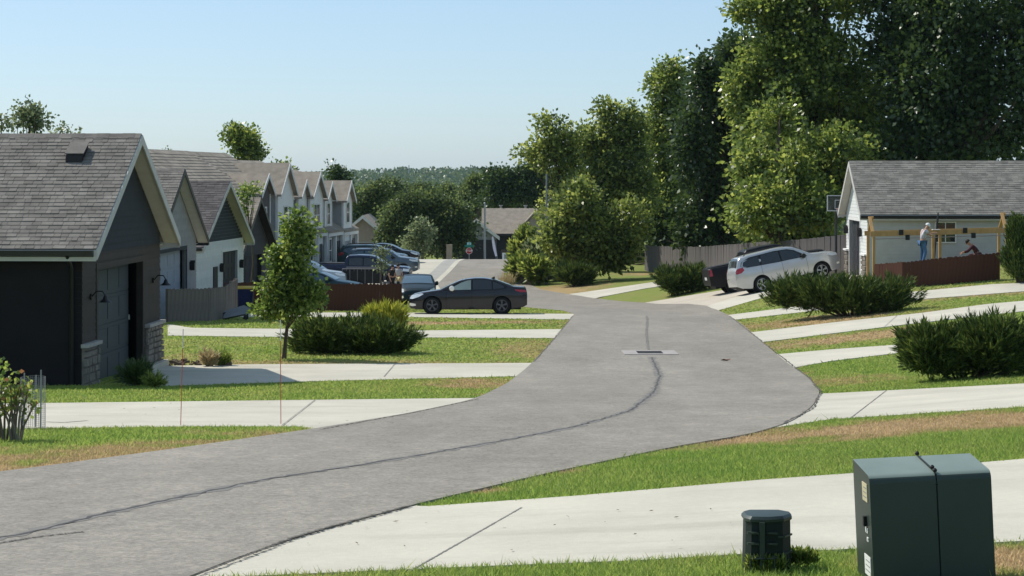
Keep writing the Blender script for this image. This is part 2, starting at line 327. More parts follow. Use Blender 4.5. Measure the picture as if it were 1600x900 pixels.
def dry(x, y):
    v = .34 * fbm(x * .5, y * .35) + .3 * fbm(x * 1.7 + 9, y * 1.3) + .12 * np.clip((y - 35) / 40, 0, 1) - .12
    for cx, cy, rx, ry, s in DRY:
        v = np.maximum(v, s * np.clip(1.35 - np.hypot((x - cx) / rx, (y - cy) / ry) - .6 * (fbm(x * 2.2, y * 1.6) - .5) * 2, 0, 1))
    for poly in EDGES:
        q = poly[::6]; k = (np.abs(x) < 40) & (y > 8) & (y < 110); d = np.full(x.shape, 9.); xx, yy = x[k], y[k]
        if len(xx):
            dm = np.full(len(xx), 9.)
            for a in q: dm = np.minimum(dm, np.hypot(xx - a[0], yy - a[1]))
            d[k] = dm
        v = np.maximum(v, (.62 + .5 * fbm(x * 1.1, y * .9)) * np.exp(-(d / .33) ** 2) * (fbm(x * .7 + 3, y * .7) > .36))
    return np.clip(v, 0, 1)
EDGES = [A2, B2]
def ground():
    xs = np.concatenate([-np.geomspace(20, 2500, 40)[::-1], np.linspace(-19.6, 25, 112), np.geomspace(25.5, 2500, 40)])
    ys = np.concatenate([np.linspace(-60, 7, 24), np.geomspace(7.3, 3200, 700)]); X, Y = np.meshgrid(xs, ys); Z = gz(X, Y)
    V = np.stack([X, Y, Z], -1).reshape(-1, 3); i = np.arange(X.size).reshape(X.shape)
    q = np.stack([i[:-1, :-1], i[:-1, 1:], i[1:, 1:], i[1:, :-1]], -1).reshape(-1, 4)
    m = bpy.data.materials.new('turf'); m.use_nodes = True; n = m.node_tree.nodes; l = m.node_tree.links; p = n['Principled BSDF']; p.inputs['Roughness'].default_value = .95; p.inputs['Specular IOR Level'].default_value = .1
    at = n.new('ShaderNodeAttribute'); at.attribute_name = 'dry'; tc = n.new('ShaderNodeTexCoord'); tx = n.new('ShaderNodeTexNoise'); tx.inputs['Scale'].default_value = 5; tx.inputs['Detail'].default_value = 8; l.new(tc.outputs['Object'], tx.inputs['Vector'])
    ad = n.new('ShaderNodeMath'); ad.operation = 'MULTIPLY_ADD'; ad.inputs[1].default_value = .5; ad.inputs[2].default_value = -.25; l.new(tx.outputs['Fac'], ad.inputs[0])
    a2 = n.new('ShaderNodeMath'); l.new(at.outputs['Fac'], a2.inputs[0]); l.new(ad.outputs[0], a2.inputs[1])
    rp = n.new('ShaderNodeValToRGB'); e = rp.color_ramp.elements; e[0].color = (.13, .2, .04, 1); e[1].color = (.36, .26, .13, 1); e[1].position = .95
    k = e.new(.35); k.color = (.2, .23, .06, 1); k = e.new(.6); k.color = (.26, .21, .09, 1)
    l.new(a2.outputs[0], rp.inputs[0]); l.new(rp.outputs[0], p.inputs['Base Color'])
    bp = n.new('ShaderNodeBump'); bp.inputs['Strength'].default_value = .6; bp.inputs['Distance'].default_value = .04; t2 = n.new('ShaderNodeTexNoise'); t2.inputs['Scale'].default_value = 40; l.new(tc.outputs['Object'], t2.inputs['Vector']); l.new(t2.outputs['Fac'], bp.inputs['Height']); l.new(bp.outputs[0], p.inputs['Normal'])
    o = link('ground', np_mesh('ground', V, q, m, {'dry': dry(V[:, 0], V[:, 1])})); o['kind'] = 'structure'
ground()
SOLID = []      # footprints of buildings, where no grass grows: (x0,x1,y0,y1)
def grass_points(y0, y1, n, pad=.0):
    y = y0 + (y1 - y0) * RNG.random(n); x = (RNG.random(n) * 2 - 1) * (y1 * .34 + 3); k = np.abs(x) < y * .34 + 3; x = x[k]; y = y[k]
    jx = x + (RNG.random(len(x)) - .5) * pad; jy = y + (RNG.random(len(x)) - .5) * pad; bad = np.zeros(len(x), bool)
    for poly in PAVED: bad |= inside(poly[::max(1, len(poly) // 120)], jx, jy)
    for a, b, c, d in SOLID: bad |= (x > a) & (x < b) & (y > c) & (y < d)
    return x[~bad], y[~bad]
GRASSM = leafmat('grass_blade', [(.17, .27, .05), (.23, .31, .07), (.3, .32, .1), (.36, .28, .135), (.46, .36, .2)], .5, .6, .2, attr='dry')
def grass():
    VV, FF, AA = [], [], []; base = 0
    for y0, y1, dn, hgt, wd in ((9, 17, 3600, .06, .007), (17, 24, 2400, .058, .009), (24, 34, 1300, .055, .012), (34, 48, 420, .055, .02), (48, 66, 150, .055, .035), (66, 95, 60, .06, .06)):
        area = (y1 - y0) * 2 * (y1 * .34 + 3); x, y = grass_points(y0, y1, int(area * dn), .15); n = len(x); z = gz(x, y)
        d = dry(x, y); hh = hgt * .82 * (.45 + .9 * RNG.random(n)) * (1 - .35 * d) * (.75 + .5 * fbm(x * 3, y * 3)); tall = RNG.random(n) < .004; hh = np.where(tall, hh * 2.2, hh)
        a = RNG.random(n) * 6.283; ln = hh * 1.7 * RNG.random(n); b = RNG.random(n) * 6.283; wv = wd * (.6 + .8 * RNG.random(n))
        p0 = np.stack([x - np.cos(a) * wv, y - np.sin(a) * wv, z - .01], 1); p1 = np.stack([x + np.cos(a) * wv, y + np.sin(a) * wv, z - .01], 1); p2 = np.stack([x + np.cos(b) * ln, y + np.sin(b) * ln, z + hh], 1)
        VV.append(np.stack([p0, p1, p2], 1).reshape(-1, 3)); FF.append(np.arange(3 * n).reshape(n, 3) + base); base += 3 * n
        dv = np.clip(d + .38 * (RNG.random(n) - .45), 0, 1); AA.append(np.repeat(dv, 3))
    o = link('grass', np_mesh('grass', np.concatenate(VV), np.concatenate(FF), GRASSM, {'dry': np.concatenate(AA)})); o['kind'] = 'stuff'

# ------------------------------------------------------------------ foliage
def unit(n):
    v = RNG.normal(size=(n, 3)); return v / np.linalg.norm(v, axis=1)[:, None]
def leaf_quads(pos, axis, length, width, flat=None):
    """A rhombus leaf at each position along its axis."""
    n = len(pos); axis = axis / (np.linalg.norm(axis, axis=1)[:, None] + 1e-9); s = np.cross(axis, unit(n) if flat is None else flat); s /= np.linalg.norm(s, axis=1)[:, None] + 1e-9
    L = (np.ones(n) * length * (.65 + .7 * RNG.random(n)))[:, None]; W = L * width
    fold = np.cross(axis, s) * W * .35
    V = np.stack([pos, pos + axis * L * .45 + s * W + fold, pos + axis * L, pos + axis * L * .45 - s * W + fold], 1).reshape(-1, 3)
    return V, np.arange(4 * n).reshape(n, 4)
BARK = mat('bark', (.09, .07, .05), .95, .35, 9, .6, 30, stretch=(1, 1, .25))
BARKP = mat('bark_pale', (.2, .17, .13), .95, .3, 9, .6, 30, stretch=(1, 1, .25))
LFS = dict(
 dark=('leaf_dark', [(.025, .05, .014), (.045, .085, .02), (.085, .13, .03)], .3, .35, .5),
 mid=('leaf_mid', [(.045, .08, .018), (.15, .215, .042), (.34, .385, .08)], .52, .35, .5),
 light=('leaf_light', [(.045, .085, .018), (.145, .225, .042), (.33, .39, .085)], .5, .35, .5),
 olive=('leaf_olive', [(.06, .095, .022), (.165, .22, .05), (.33, .37, .09)], .5, .4, .4),
 yellow=('leaf_yellow', [(.14, .17, .02), (.25, .28, .03), (.4, .4, .05)], .45),
 sage=('leaf_sage', [(.03, .055, .018), (.085, .125, .038), (.19, .235, .075)], .42, .45, .3),
 grey=('leaf_grey', [(.07, .095, .045), (.14, .18, .085), (.25, .29, .14)], .45, .4, .4),
 jun=('juniper_leaf', [(.015, .034, .009), (.048, .085, .018), (.15, .2, .04)], .22, .6, .2),
 straw=('straw_leaf', [(.28, .23, .11), (.4, .33, .16), (.5, .43, .24)], .35),
 far=('leaf_far', [(.04, .075, .022), (.07, .115, .03), (.12, .16, .05)], .3))
LF = {k: leafmat(*v) for k, v in LFS.items()}
LF.update({'t_' + k: leafmat(v[0] + '_tree', *v[1:], attr='tone') for k, v in LFS.items()})
def crown_cloud(blobs, leaf, per, seed_noise=1.0, wl=.36, inner=.25):
    """blobs: (x,y,z,rx,ry,rz,clusters). Leaves hang in clumps spread through each ellipsoid, with a ragged outline."""
    Vs, Fs, cents, TN = [], [], [], []; b = 0
    for (x, y, z, rx, ry, rz, nc) in blobs:
        d = unit(nc); r = inner + (1 - inner) * RNG.random(nc) ** .55
        lump = np.array([mnoise.noise(Vector(q * 1.7) + Vector((x, y, z))) + .6 * mnoise.noise(Vector(q * 4.1) + Vector((z, x, y))) for q in d]); r = r * (.78 + .38 * lump * seed_noise)
        c = np.array([x, y, z]) + d * r[:, None] * np.array([rx, ry, rz]); cents.append(c)
        sz = leaf * 2.6 * (.55 + .9 * RNG.random(nc)); n = nc * per; ci = np.repeat(np.arange(nc), per); g = RNG.normal(size=(n, 3)) * .5; gn = np.linalg.norm(g, axis=1)[:, None]; g *= np.minimum(1, 1.0 / (gn + 1e-9))
        pos = c[ci] + g * sz[ci][:, None] * np.array([1, 1, .75]); ax = g * .7 + d[ci] * .5 + unit(n) * .9 + np.array([0, 0, -.15])
        V, Fq = leaf_quads(pos, ax, leaf, wl); Vs.append(V); Fs.append(Fq + b); b += len(V)
        ct = RNG.random(nc) ** 1.3; TN.append(np.repeat(np.clip(ct[ci] * .75 + .55 * RNG.random(n) - .15, 0, 1), 4))
    return np.concatenate(Vs), np.concatenate(Fs), np.concatenate(cents), np.concatenate(TN)
def tree(name, label, cat, base, blobs, leaf=.3, per=12, lm='mid', trunk=.22, bark=BARK, group=None, limbs=14, noise=1.0, lean=0., inner=.25, wl=.36):
    base = Vector(base); t = thing(name, label, cat, base, 0, group); V, Fq, cents, TN = crown_cloud(blobs, leaf, per, noise, wl, inner)
    o = link('crown', np_mesh('crown', V - np.array(base), Fq, LF['t_' + lm], {'tone': TN}), t)
    b = max(blobs, key=lambda q: q[2] + q[5] * .4); top = Vector((b[0], b[1], b[2] + b[5] * .55)) - base; mb = MB(); k = 9; pts = []; rad = []
    for i in range(k):
        f = i / (k - 1); wv = math.sin(f * math.pi) * .03 * top.z
        pts.append(Vector((top.x * f ** 1.5 + wv * math.sin(f * 7 + base.x) + lean * f, top.y * f ** 1.5 + wv * math.cos(f * 5 + base.y), top.z * f - .15 * (i == 0)))); rad.append(trunk * (1.35 if i == 0 else 1 - .85 * f))
    mb.tube(pts, rad, 8)
    for c in cents[RNG.choice(len(cents), min(limbs, len(cents)), replace=False)]:
        c = Vector(c) - base; zz = min(max(c.z * .62, top.z * .18), top.z * .9); f = zz / top.z; j = min(int(f * (k - 1)), k - 2); a = pts[j].lerp(pts[j + 1], f * (k - 1) - j); r0 = trunk * (1 - .85 * f) * .6
        mid = a.lerp(c, .5) + Vector((0, 0, -.06 * (c - a).length)); mb.tube([a, mid, c], [r0, r0 * .65, r0 * .22], 5)
    mb.build('trunk', bark, t, 60); return t
def ptree(name, label, cat, bpx, Y, spec, **kw):
    """Crown blobs given as they stand in the photo: (px, py, half width px, half height px, depth offset m, depth radius factor, clusters)."""
    bl = []
    for (px, py, hx, hy, dy, fy, nc) in spec:
        c = P(px, py, Y + dy); s = (Y + dy) / F; bl.append((c.x, c.y, c.z, hx * s, hx * s * fy, hy * s, nc))
    x = xat(bpx, Y); return tree(name, label, cat, (x, Y, G(x, Y)), bl, **kw)
def shrub(name, label, cat, base, blobs, n, length=.27, width=.075, lm='jun', up=.5, group=None, out=1.0, inner=.35):
    """Feathery shrub: sprays that fan up and outward from woody stems near the ground."""
    base = Vector(base); t = thing(name, label, cat, base, 0, group); Vs, Fs = [], []; b = 0; stems = MB(); tot = sum(q[6] for q in blobs)
    for (x, y, z, rx, ry, rz, share) in blobs:
        m = int(n * 1.35 * share / tot); ns = max(12, m // 26); d = unit(ns)
        lump = np.array([mnoise.noise(Vector(q * 2.6) + Vector((x, y, z))) for q in d]); r = (inner + (1 - inner) * RNG.random(ns) ** .5) * (.86 + .42 * lump) ; c = np.array([x, y, z]) + d * r[:, None] * np.array([rx, ry, rz])
        sd_ = d * np.array([rx, ry, rz]) * .6 / max(rx, ry, rz) * out + np.array([0, 0, up]) * .9 + unit(ns) * .3; sd_ /= np.linalg.norm(sd_, axis=1)[:, None]
        ci = np.repeat(np.arange(ns), 26); nn = len(ci); f = RNG.random(nn); L = (length * 1.5 * (.5 + RNG.random(ns)))[ci]
        pos = c[ci] + sd_[ci] * (f - .55)[:, None] * L[:, None] + RNG.normal(size=(nn, 3)) * (length * .17 * (1.25 - f))[:, None]; pos[:, 2] = np.maximum(pos[:, 2], base.z + .02 + .08 * RNG.random(nn))
        ax = sd_[ci] + unit(nn) * .42; V, Fq = leaf_quads(pos, ax, length * .62, width); Vs.append(V); Fs.append(Fq + b); b += len(V)
        for i in range(0, ns, max(1, ns // 8)): stems.tube([Vector((base.x + (c[i][0] - base.x) * .2 - base.x, base.y + (c[i][1] - base.y) * .2 - base.y, -.05)), Vector(c[i]) - base], [.025, .008], 5)
    link('foliage', np_mesh('foliage', np.concatenate(Vs) - np.array(base), np.concatenate(Fs), LF[lm]), t)
    stems.build('stems', BARK, t); return t
def pshrub(name, label, cat, bpx, bpy_, spec, n, **kw):
    g = gp(bpx, bpy_); s = g.y / F; bl = []
    for (px, py, hx, hy, dy, fy, sh) in spec:
        c = P(px, py + hy * .06, g.y + dy); bl.append((c.x, c.y, c.z, hx * s * .95, hx * s * fy, hy * s * .84, sh))
    return shrub(name, label, cat, g, bl, n, **kw)

# junipers along the street
pshrub('juniper_bush', 'dark spreading juniper beside the young maple, widest of the junipers by the road', 'bush', 550, 552, [(505, 526, 64, 33, 0, .8, 1), (592, 527, 68, 31, 0, .8, 1.1), (550, 522, 78, 33, .3, .7, 1)], 21000, group='juniper bushes along the street')
pshrub('juniper_bush', 'large dark juniper nearest the viewer at the right edge, above the pale driveway', 'bush', 1500, 592, [(1458, 548, 62, 46, 0, .8, 1), (1545, 538, 88, 53, 0, .8, 1.3), (1625, 540, 60, 52, 0, .8, .6)], 27000, group='juniper bushes along the street')
pshrub('juniper_bush', 'broad dark juniper in front of the silver suv and the wooden arbor', 'bush', 1330, 493, [(1245, 457, 52, 30, 1.2, .8, .8), (1290, 460, 62, 34, .4, .8, 1), (1340, 461, 60, 33, 0, .8, 1), (1385, 461, 54, 30, 0, .8, .8)], 19000, length=.36, group='juniper bushes along the street')
pshrub('juniper_bush', 'rounded juniper in front of the weathered grey fence, beside the red tail light', 'bush', 1066, 459, [(1052, 438, 32, 24, 0, .8, 1), (1084, 436, 28, 24, 0, .8, 1)], 9000, length=.42, group='juniper bushes along the street')
pshrub('juniper_bush', 'juniper tapering down to the brown lawn beside the pile of rocks', 'bush', 898, 447, [(898, 428, 36, 17, 0, .8, 1), (905, 434, 22, 13, 0, .8, .7)], 8000, length=.45, group='juniper bushes along the street')
pshrub('ornamental_grass', 'yellow green ornamental shrub standing behind the wide juniper', 'bush', 600, 516, [(602, 497, 36, 18, 0, .7, 1)], 5000, length=.36, width=.06, lm='yellow', up=1.2)
pshrub('columnar_evergreen', 'pointed upright evergreen at the right end of the red brown fence', 'bush', 1592, 442, [(1590, 400, 26, 42, 0, .9, 1), (1588, 365, 15, 36, 0, .9, .6), (1602, 410, 30, 30, 0, .9, .8)], 12000, length=.32, up=1.1)
pshrub('foundation_shrub', 'low dark shrub against the stone base of the brown garage', 'bush', 212, 604, [(212, 586, 22, 17, 0, .7, 1)], 2600, length=.22, lm='dark')
pshrub('foundation_shrub', 'small green shrub beside the garage driveway, next to the low dark shrub', 'bush', 240, 606, [(242, 596, 15, 10, 0, .7, 1)], 1300, length=.16, lm='mid')
pshrub('bedding_plant', 'yellowish clump growing in the bark bed beside the brown garage', 'plant', 328, 573, [(327, 566, 13, 7, 0, .7, 1)], 900, length=.25, lm='straw', up=1.0)
pshrub('bedding_plant', 'green clump growing in the bark bed beside the brown garage', 'plant', 347, 572, [(346, 566, 9, 7, 0, .7, 1)], 700, length=.25, lm='mid', up=1.0)
pshrub('conical_evergreen', 'dark cone shaped evergreen in front of the charcoal garage', 'bush', 404, 437, [(402, 412, 11, 25, 8, .9, 1)], 3000, length=.3, up=1.1, lm='dark')
pshrub('conical_evergreen', 'small dark evergreen between the charcoal garage and the townhouses', 'bush', 385, 438, [(388, 420, 9, 17, 8, .9, 1)], 1600, length=.3, up=1.1, lm='dark')
pshrub('flowering_grass', 'straw coloured grass clump leaning over the far street edge', 'plant', 790, 452, [(792, 443, 12, 9, 0, .8, 1)], 900, length=.5, width=.03, lm='straw', up=1.6)
pshrub('roadside_shrub', 'bright green leafy shrub spilling down behind the rocks', 'bush', 822, 446, [(815, 420, 20, 24, 1.5, .8, 1), (838, 422, 22, 18, 0, .8, .8)], 4200, length=.6, width=.16, lm='mid', out=1.2)
pshrub('roadside_shrub', 'tall dense shrub beside the white yard sign', 'bush', 822, 430, [(824, 385, 20, 34, 4, .9, 1), (815, 395, 14, 26, 4, .9, .6)], 4200, length=.7, width=.2, lm='mid')
pshrub('mullein', 'pale grey green arching plant in front of the tall dense shrub', 'bush', 850, 440, [(842, 402, 20, 24, 0, .8, 1), (862, 420, 14, 16, 0, .8, .6)], 1700, length=.75, width=.17, lm='grey', out=1.3)
pshrub('foundation_shrub', 'dark shrubs at the foot of the townhouses behind the parked cars', 'bush', 520, 440, [(520, 402, 16, 10, 20, .8, 1), (543, 398, 12, 13, 20, .8, .8)], 2200, length=.5, lm='dark')
pshrub('weed_clump', 'tall weeds growing at the foot of the small green utility pedestal', 'plant', 1225, 893, [(1195, 892, 38, 7, -.1, .2, 1), (1250, 886, 30, 8, .1, .4, 1)], 1300, length=.07, width=.16, lm='mid', up=1.0)

# young maple on the verge
ptree('young_maple', 'young maple tree with slender trunk standing on the verge', 'tree', 443, 51.2,
      [(455, 468, 38, 30, 0, 1, 95), (456, 428, 32, 34, 0, 1, 80), (462, 385, 21, 32, 0, 1, 48), (461, 350, 12, 24, 0, 1, 22), (418, 483, 17, 15, 0, 1, 26), (488, 462, 20, 22, 0, 1, 34), (482, 355, 8, 17, 0, 1, 10), (436, 405, 13, 22, 0, 1, 22), (420, 448, 13, 14, 0, 1, 14)], leaf=.115, per=24, lm='light', trunk=.055, limbs=30, noise=.9)
ptree('sapling', 'thin sapling standing in front of the navy pickup truck', 'tree', 594, 112, [(594, 396, 8, 11, 0, 1, 14), (596, 412, 6, 10, 0, 1, 9)], leaf=.16, per=16, lm='grey', trunk=.04, limbs=6)
# the wood behind the right-hand houses
T = 'trees behind the right hand houses'
ptree('shade_tree', 'huge leafy tree rising behind the grey garage, lit on its side', 'tree', 1285, 112,
      [(1290, 150, 130, 130, 0, .9, 700), (1215, 250, 75, 110, -2, .9, 420), (1240, 90, 90, 110, 0, .9, 460), (1330, 250, 90, 90, 0, .9, 380), (1190, 340, 50, 55, -3, .9, 200), (1215, 10, 65, 45, 0, .9, 220), (1300, -20, 110, 80, 0, .9, 340), (1165, 150, 40, 80, 0, .9, 130), (1265, 325, 60, 65, -3, .9, 230), (1158, 14, 24, 14, 0, 1, 26)], leaf=.27, per=19, lm='mid', trunk=.55, group=T, limbs=26)
ptree('shade_tree', 'yellow green tree in front of the huge leafy tree, left of the basketball hoop', 'tree', 1215, 101, [(1195, 322, 66, 52, 0, .9, 190), (1170, 265, 34, 60, 2, .9, 70), (1240, 265, 60, 56, 1, .9, 100), (1300, 228, 60, 46, 2, .9, 110), (1265, 330, 66, 42, 0, .9, 150), (1345, 262, 34, 26, 2, .9, 40), (1215, 190, 40, 50, 4, .9, 70)], leaf=.26, per=17, lm='mid', trunk=.25, group=T, inner=.1, noise=1.9)
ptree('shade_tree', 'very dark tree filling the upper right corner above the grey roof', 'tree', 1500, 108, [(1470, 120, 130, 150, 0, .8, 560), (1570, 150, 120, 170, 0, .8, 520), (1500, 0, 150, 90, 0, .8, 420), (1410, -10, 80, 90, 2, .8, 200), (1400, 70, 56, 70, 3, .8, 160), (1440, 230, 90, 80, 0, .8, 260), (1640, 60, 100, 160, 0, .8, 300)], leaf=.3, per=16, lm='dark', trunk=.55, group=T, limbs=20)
ptree('shade_tree', 'dark dense tree between the pointed tall tree and the huge leafy tree', 'tree', 1130, 126, [(1135, 160, 55, 95, 0, .9, 340), (1120, 270, 60, 110, 0, .9, 380), (1100, 360, 60, 60, 0, .9, 200), (1175, 110, 40, 60, 0, .9, 120), (1105, 125, 28, 46, -2, .9, 110), (1150, 85, 34, 42, 0, .9, 110), (1080, 230, 30, 90, -2, .9, 140)], leaf=.3, per=17, lm='dark', trunk=.4, group=T)
ptree('shade_tree', 'tall pointed tree with fresh green leaves, highest left of the wood', 'tree', 1048, 147, [(1046, 135, 38, 50, 0, 1, 190), (1040, 220, 48, 75, 0, 1, 300), (1035, 310, 55, 70, 0, 1, 260), (1060, 180, 34, 60, 0, 1, 120)], leaf=.28, per=19, lm='mid', trunk=.35, group=T)
ptree('shade_tree', 'olive green tree with an open top, beside the tall pointed tree', 'tree', 955, 138, [(955, 245, 55, 70, 0, .9, 240), (965, 190, 40, 36, 0, .9, 70), (985, 300, 60, 70, 0, .9, 260), (930, 320, 50, 65, 0, .9, 220), (915, 215, 30, 30, 0, .9, 40), (950, 172, 24, 22, 0, .9, 26), (918, 240, 38, 44, 1, .9, 90), (993, 215, 28, 52, 1, .9, 110), (985, 180, 18, 26, 0, .9, 26)], leaf=.27, per=17, lm='olive', trunk=.3, group=T)
ptree('shade_tree', 'thin yellow green tree with dark trunk showing, leftmost of the wood', 'tree', 878, 124, [(862, 205, 34, 34, 0, 1, 60), (850, 240, 36, 28, 0, 1, 50), (880, 260, 36, 50, 0, 1, 70), (870, 330, 34, 40, 0, 1, 70), (890, 220, 26, 30, 0, 1, 32), (825, 238, 18, 14, 0, 1, 14)], leaf=.26, per=16, lm='olive', trunk=.2, group=T, limbs=22)
ptree('shade_tree', 'bushy olive tree beneath the thin tree, above the juniper by the rocks', 'tree', 900, 118, [(900, 330, 45, 50, 0, .9, 180), (870, 375, 36, 40, 0, .9, 110), (940, 370, 46, 45, 0, .9, 170), (975, 352, 42, 44, 0, .9, 170), (930, 400, 60, 25, 1, .8, 130), (958, 400, 36, 22, 1, .8, 100)], leaf=.27, per=18, lm='olive', trunk=.2, group=T)
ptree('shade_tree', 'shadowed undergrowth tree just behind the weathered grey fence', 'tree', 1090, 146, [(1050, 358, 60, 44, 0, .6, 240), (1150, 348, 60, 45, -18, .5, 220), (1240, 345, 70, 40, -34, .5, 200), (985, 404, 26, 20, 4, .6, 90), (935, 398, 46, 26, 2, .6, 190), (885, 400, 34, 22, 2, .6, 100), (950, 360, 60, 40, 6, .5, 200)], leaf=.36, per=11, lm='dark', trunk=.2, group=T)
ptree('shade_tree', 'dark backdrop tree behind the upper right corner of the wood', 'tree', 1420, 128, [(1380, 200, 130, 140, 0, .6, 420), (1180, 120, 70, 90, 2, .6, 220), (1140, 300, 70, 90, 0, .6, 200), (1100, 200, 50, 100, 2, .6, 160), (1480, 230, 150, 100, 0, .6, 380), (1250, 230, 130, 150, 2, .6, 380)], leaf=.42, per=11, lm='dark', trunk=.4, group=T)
# middle distance
T = 'trees in the middle distance'
ptree('street_tree', 'dense round tree in the middle distance, left of the pair by the tan post', 'tree', 625, 186, [(626, 345, 36, 38, 0, .9, 190), (606, 372, 18, 26, 0, .9, 70), (640, 315, 30, 22, 0, .9, 80)], leaf=.3, per=20, lm='sage', trunk=.3, group=T)
ptree('street_tree', 'dense round tree in the middle distance, standing behind the tan post', 'tree', 698, 188, [(695, 340, 48, 44, 0, .9, 260), (720, 365, 32, 32, 0, .9, 110), (670, 315, 28, 22, 0, .9, 80), (690, 385, 52, 18, 0, .9, 90)], leaf=.3, per=20, lm='sage', trunk=.3, group=T)
ptree('street_tree', 'grey green tree between the two dense round trees', 'tree', 655, 178, [(655, 365, 22, 28, 0, .9, 70), (645, 385, 24, 16, 0, .9, 40)], leaf=.28, per=16, lm='grey', trunk=.15, group=T)
ptree('street_tree', 'tall dark tree standing behind the far end of the townhouses', 'tree', 528, 200, [(530, 285, 18, 30, 0, .9, 100), (528, 330, 26, 50, 0, .9, 160), (522, 268, 9, 10, 0, 1, 20)], leaf=.32, per=18, lm='dark', trunk=.3, group=T)
ptree('street_tree', 'leafy tree behind the tan gabled house in the distance', 'tree', 570, 215, [(575, 320, 34, 34, 0, .9, 160), (552, 340, 24, 40, 0, .9, 110), (592, 298, 16, 14, 0, .9, 40)], leaf=.34, per=20, lm='sage', trunk=.3, group=T)
ptree('street_tree', 'dark tree rising behind the low dark house, right of the gap', 'tree', 790, 235, [(785, 285, 30, 26, 0, .9, 150), (820, 290, 36, 34, 0, .9, 200), (780, 310, 40, 22, 0, .9, 150), (835, 270, 24, 22, 0, .9, 80), (850, 300, 40, 36, 0, .9, 160), (768, 268, 9, 12, 0, 1, 18)], leaf=.36, per=18, lm='dark', trunk=.3, group=T)
for i, (px, py, hx, hy, Y, l_) in enumerate([(735, 305, 24, 20, 260, 'leafy tree beyond the two dense round trees, left of the grey pole'), (660, 300, 26, 14, 290, 'leafy tree seen over the tops of the two dense round trees'), (610, 295, 24, 18, 280, 'leafy tree seen between the tan gabled house and the hills'), (700, 302, 22, 14, 300, 'small leafy tree just under the far hills'), (748, 290, 14, 18, 250, 'narrow leafy tree left of the dark tree behind the low house')]):
    ptree('street_tree', l_, 'tree', px, Y, [(px, py, hx, hy, 0, .9, 130), (px + 6, py + 16, hx, hy, 0, .9, 110)], leaf=.38, per=18, lm='sage', trunk=.3, group=T)
T = 'trees behind the left hand roofs'
ptree('background_tree', 'round topped tree showing above the townhouse roofs', 'tree', 380, 150, [(380, 222, 24, 26, 0, 1, 120), (370, 208, 16, 12, 0, 1, 36), (400, 240, 16, 12, 0, 1, 34), (380, 290, 30, 60, 0, 1, 80)], leaf=.3, per=15, lm='mid', trunk=.3, group=T)
ptree('background_tree', 'sparse tree top showing above the brown garage roof', 'tree', 45, 95, [(42, 180, 24, 22, 0, 1, 50), (60, 188, 14, 16, 0, 1, 16), (50, 260, 30, 50, 0, 1, 40)], leaf=.2, per=14, lm='grey', trunk=.2, group=T, limbs=20)
ptree('background_tree', 'low spray of leaves showing above the brown garage ridge', 'tree', 98, 92, [(98, 207, 14, 5, 0, 1, 14), (95, 250, 20, 36, 0, 1, 24)], leaf=.18, per=12, lm='grey', trunk=.12, group=T)
ptree('background_tree', 'thin sparse tree at the left picture edge behind the brown roof', 'tree', 3, 93, [(2, 188, 10, 14, 0, 1, 12), (0, 250, 16, 44, 0, 1, 24)], leaf=.18, per=12, lm='grey', trunk=.12, group=T)
ptree('background_tree', 'low dark tree top behind the far townhouse ridge', 'tree', 442, 178, [(440, 262, 10, 9, 0, 1, 20), (448, 270, 14, 9, 0, 1, 26), (445, 320, 20, 45, 0, 1, 50)], leaf=.3, per=12, lm='mid', trunk=.2, group=T)
ptree('background_tree', 'leafy spray rising between the white garage and the townhouses', 'tree', 390, 96, [(386, 300, 10, 9, 0, 1, 18), (398, 295, 6, 6, 0, 1, 8), (382, 322, 7, 16, 0, 1, 16)], leaf=.14, per=14, lm='light', trunk=.06, group=T)
ptree('background_tree', 'tiny tree top on the ridge line of the townhouses', 'tree', 262, 175, [(262, 238, 5, 4, 0, 1, 8), (262, 290, 8, 50, 0, 1, 24)], leaf=.2, per=8, lm='grey', trunk=.15, group=T)
# far wooded hills: one mass of crowns
def far_woods():
    Vs, Fs = [], []; b = 0
    for y0, y1, n, r, lf, k in ((300, 600, 520, 5.5, 1.3, 34), (600, 1200, 1100, 6.5, 2.0, 26), (1200, 2350, 4200, 7, 2.8, 20)):
        y = np.sqrt(RNG.random(n) * (y1 ** 2 - y0 ** 2) + y0 ** 2); x = (RNG.random(n) * .45 - .2) * y; z = gz(x, y); h = (8 + 5 * RNG.random(n)) ; rr = r * (.6 + .7 * RNG.random(n))
        ci = np.repeat(np.arange(n), k); d = unit(n * k); d[:, 2] = np.abs(d[:, 2]) * 1.3 - .4; rad = (.55 + .5 * RNG.random(n * k))[:, None]
        pos = np.stack([x, y, z + h - rr * .8], 1)[ci] + d * rad * rr[ci][:, None] * np.array([1, 1, .95]); V, Fq = leaf_quads(pos, d + unit(n * k) * .8, lf, .5); Vs.append(V); Fs.append(Fq + b); b += len(V)
    o = link('far_woods', np_mesh('far_woods', np.concatenate(Vs), np.concatenate(Fs), LF['far'])); o['kind'] = 'stuff'
far_woods()

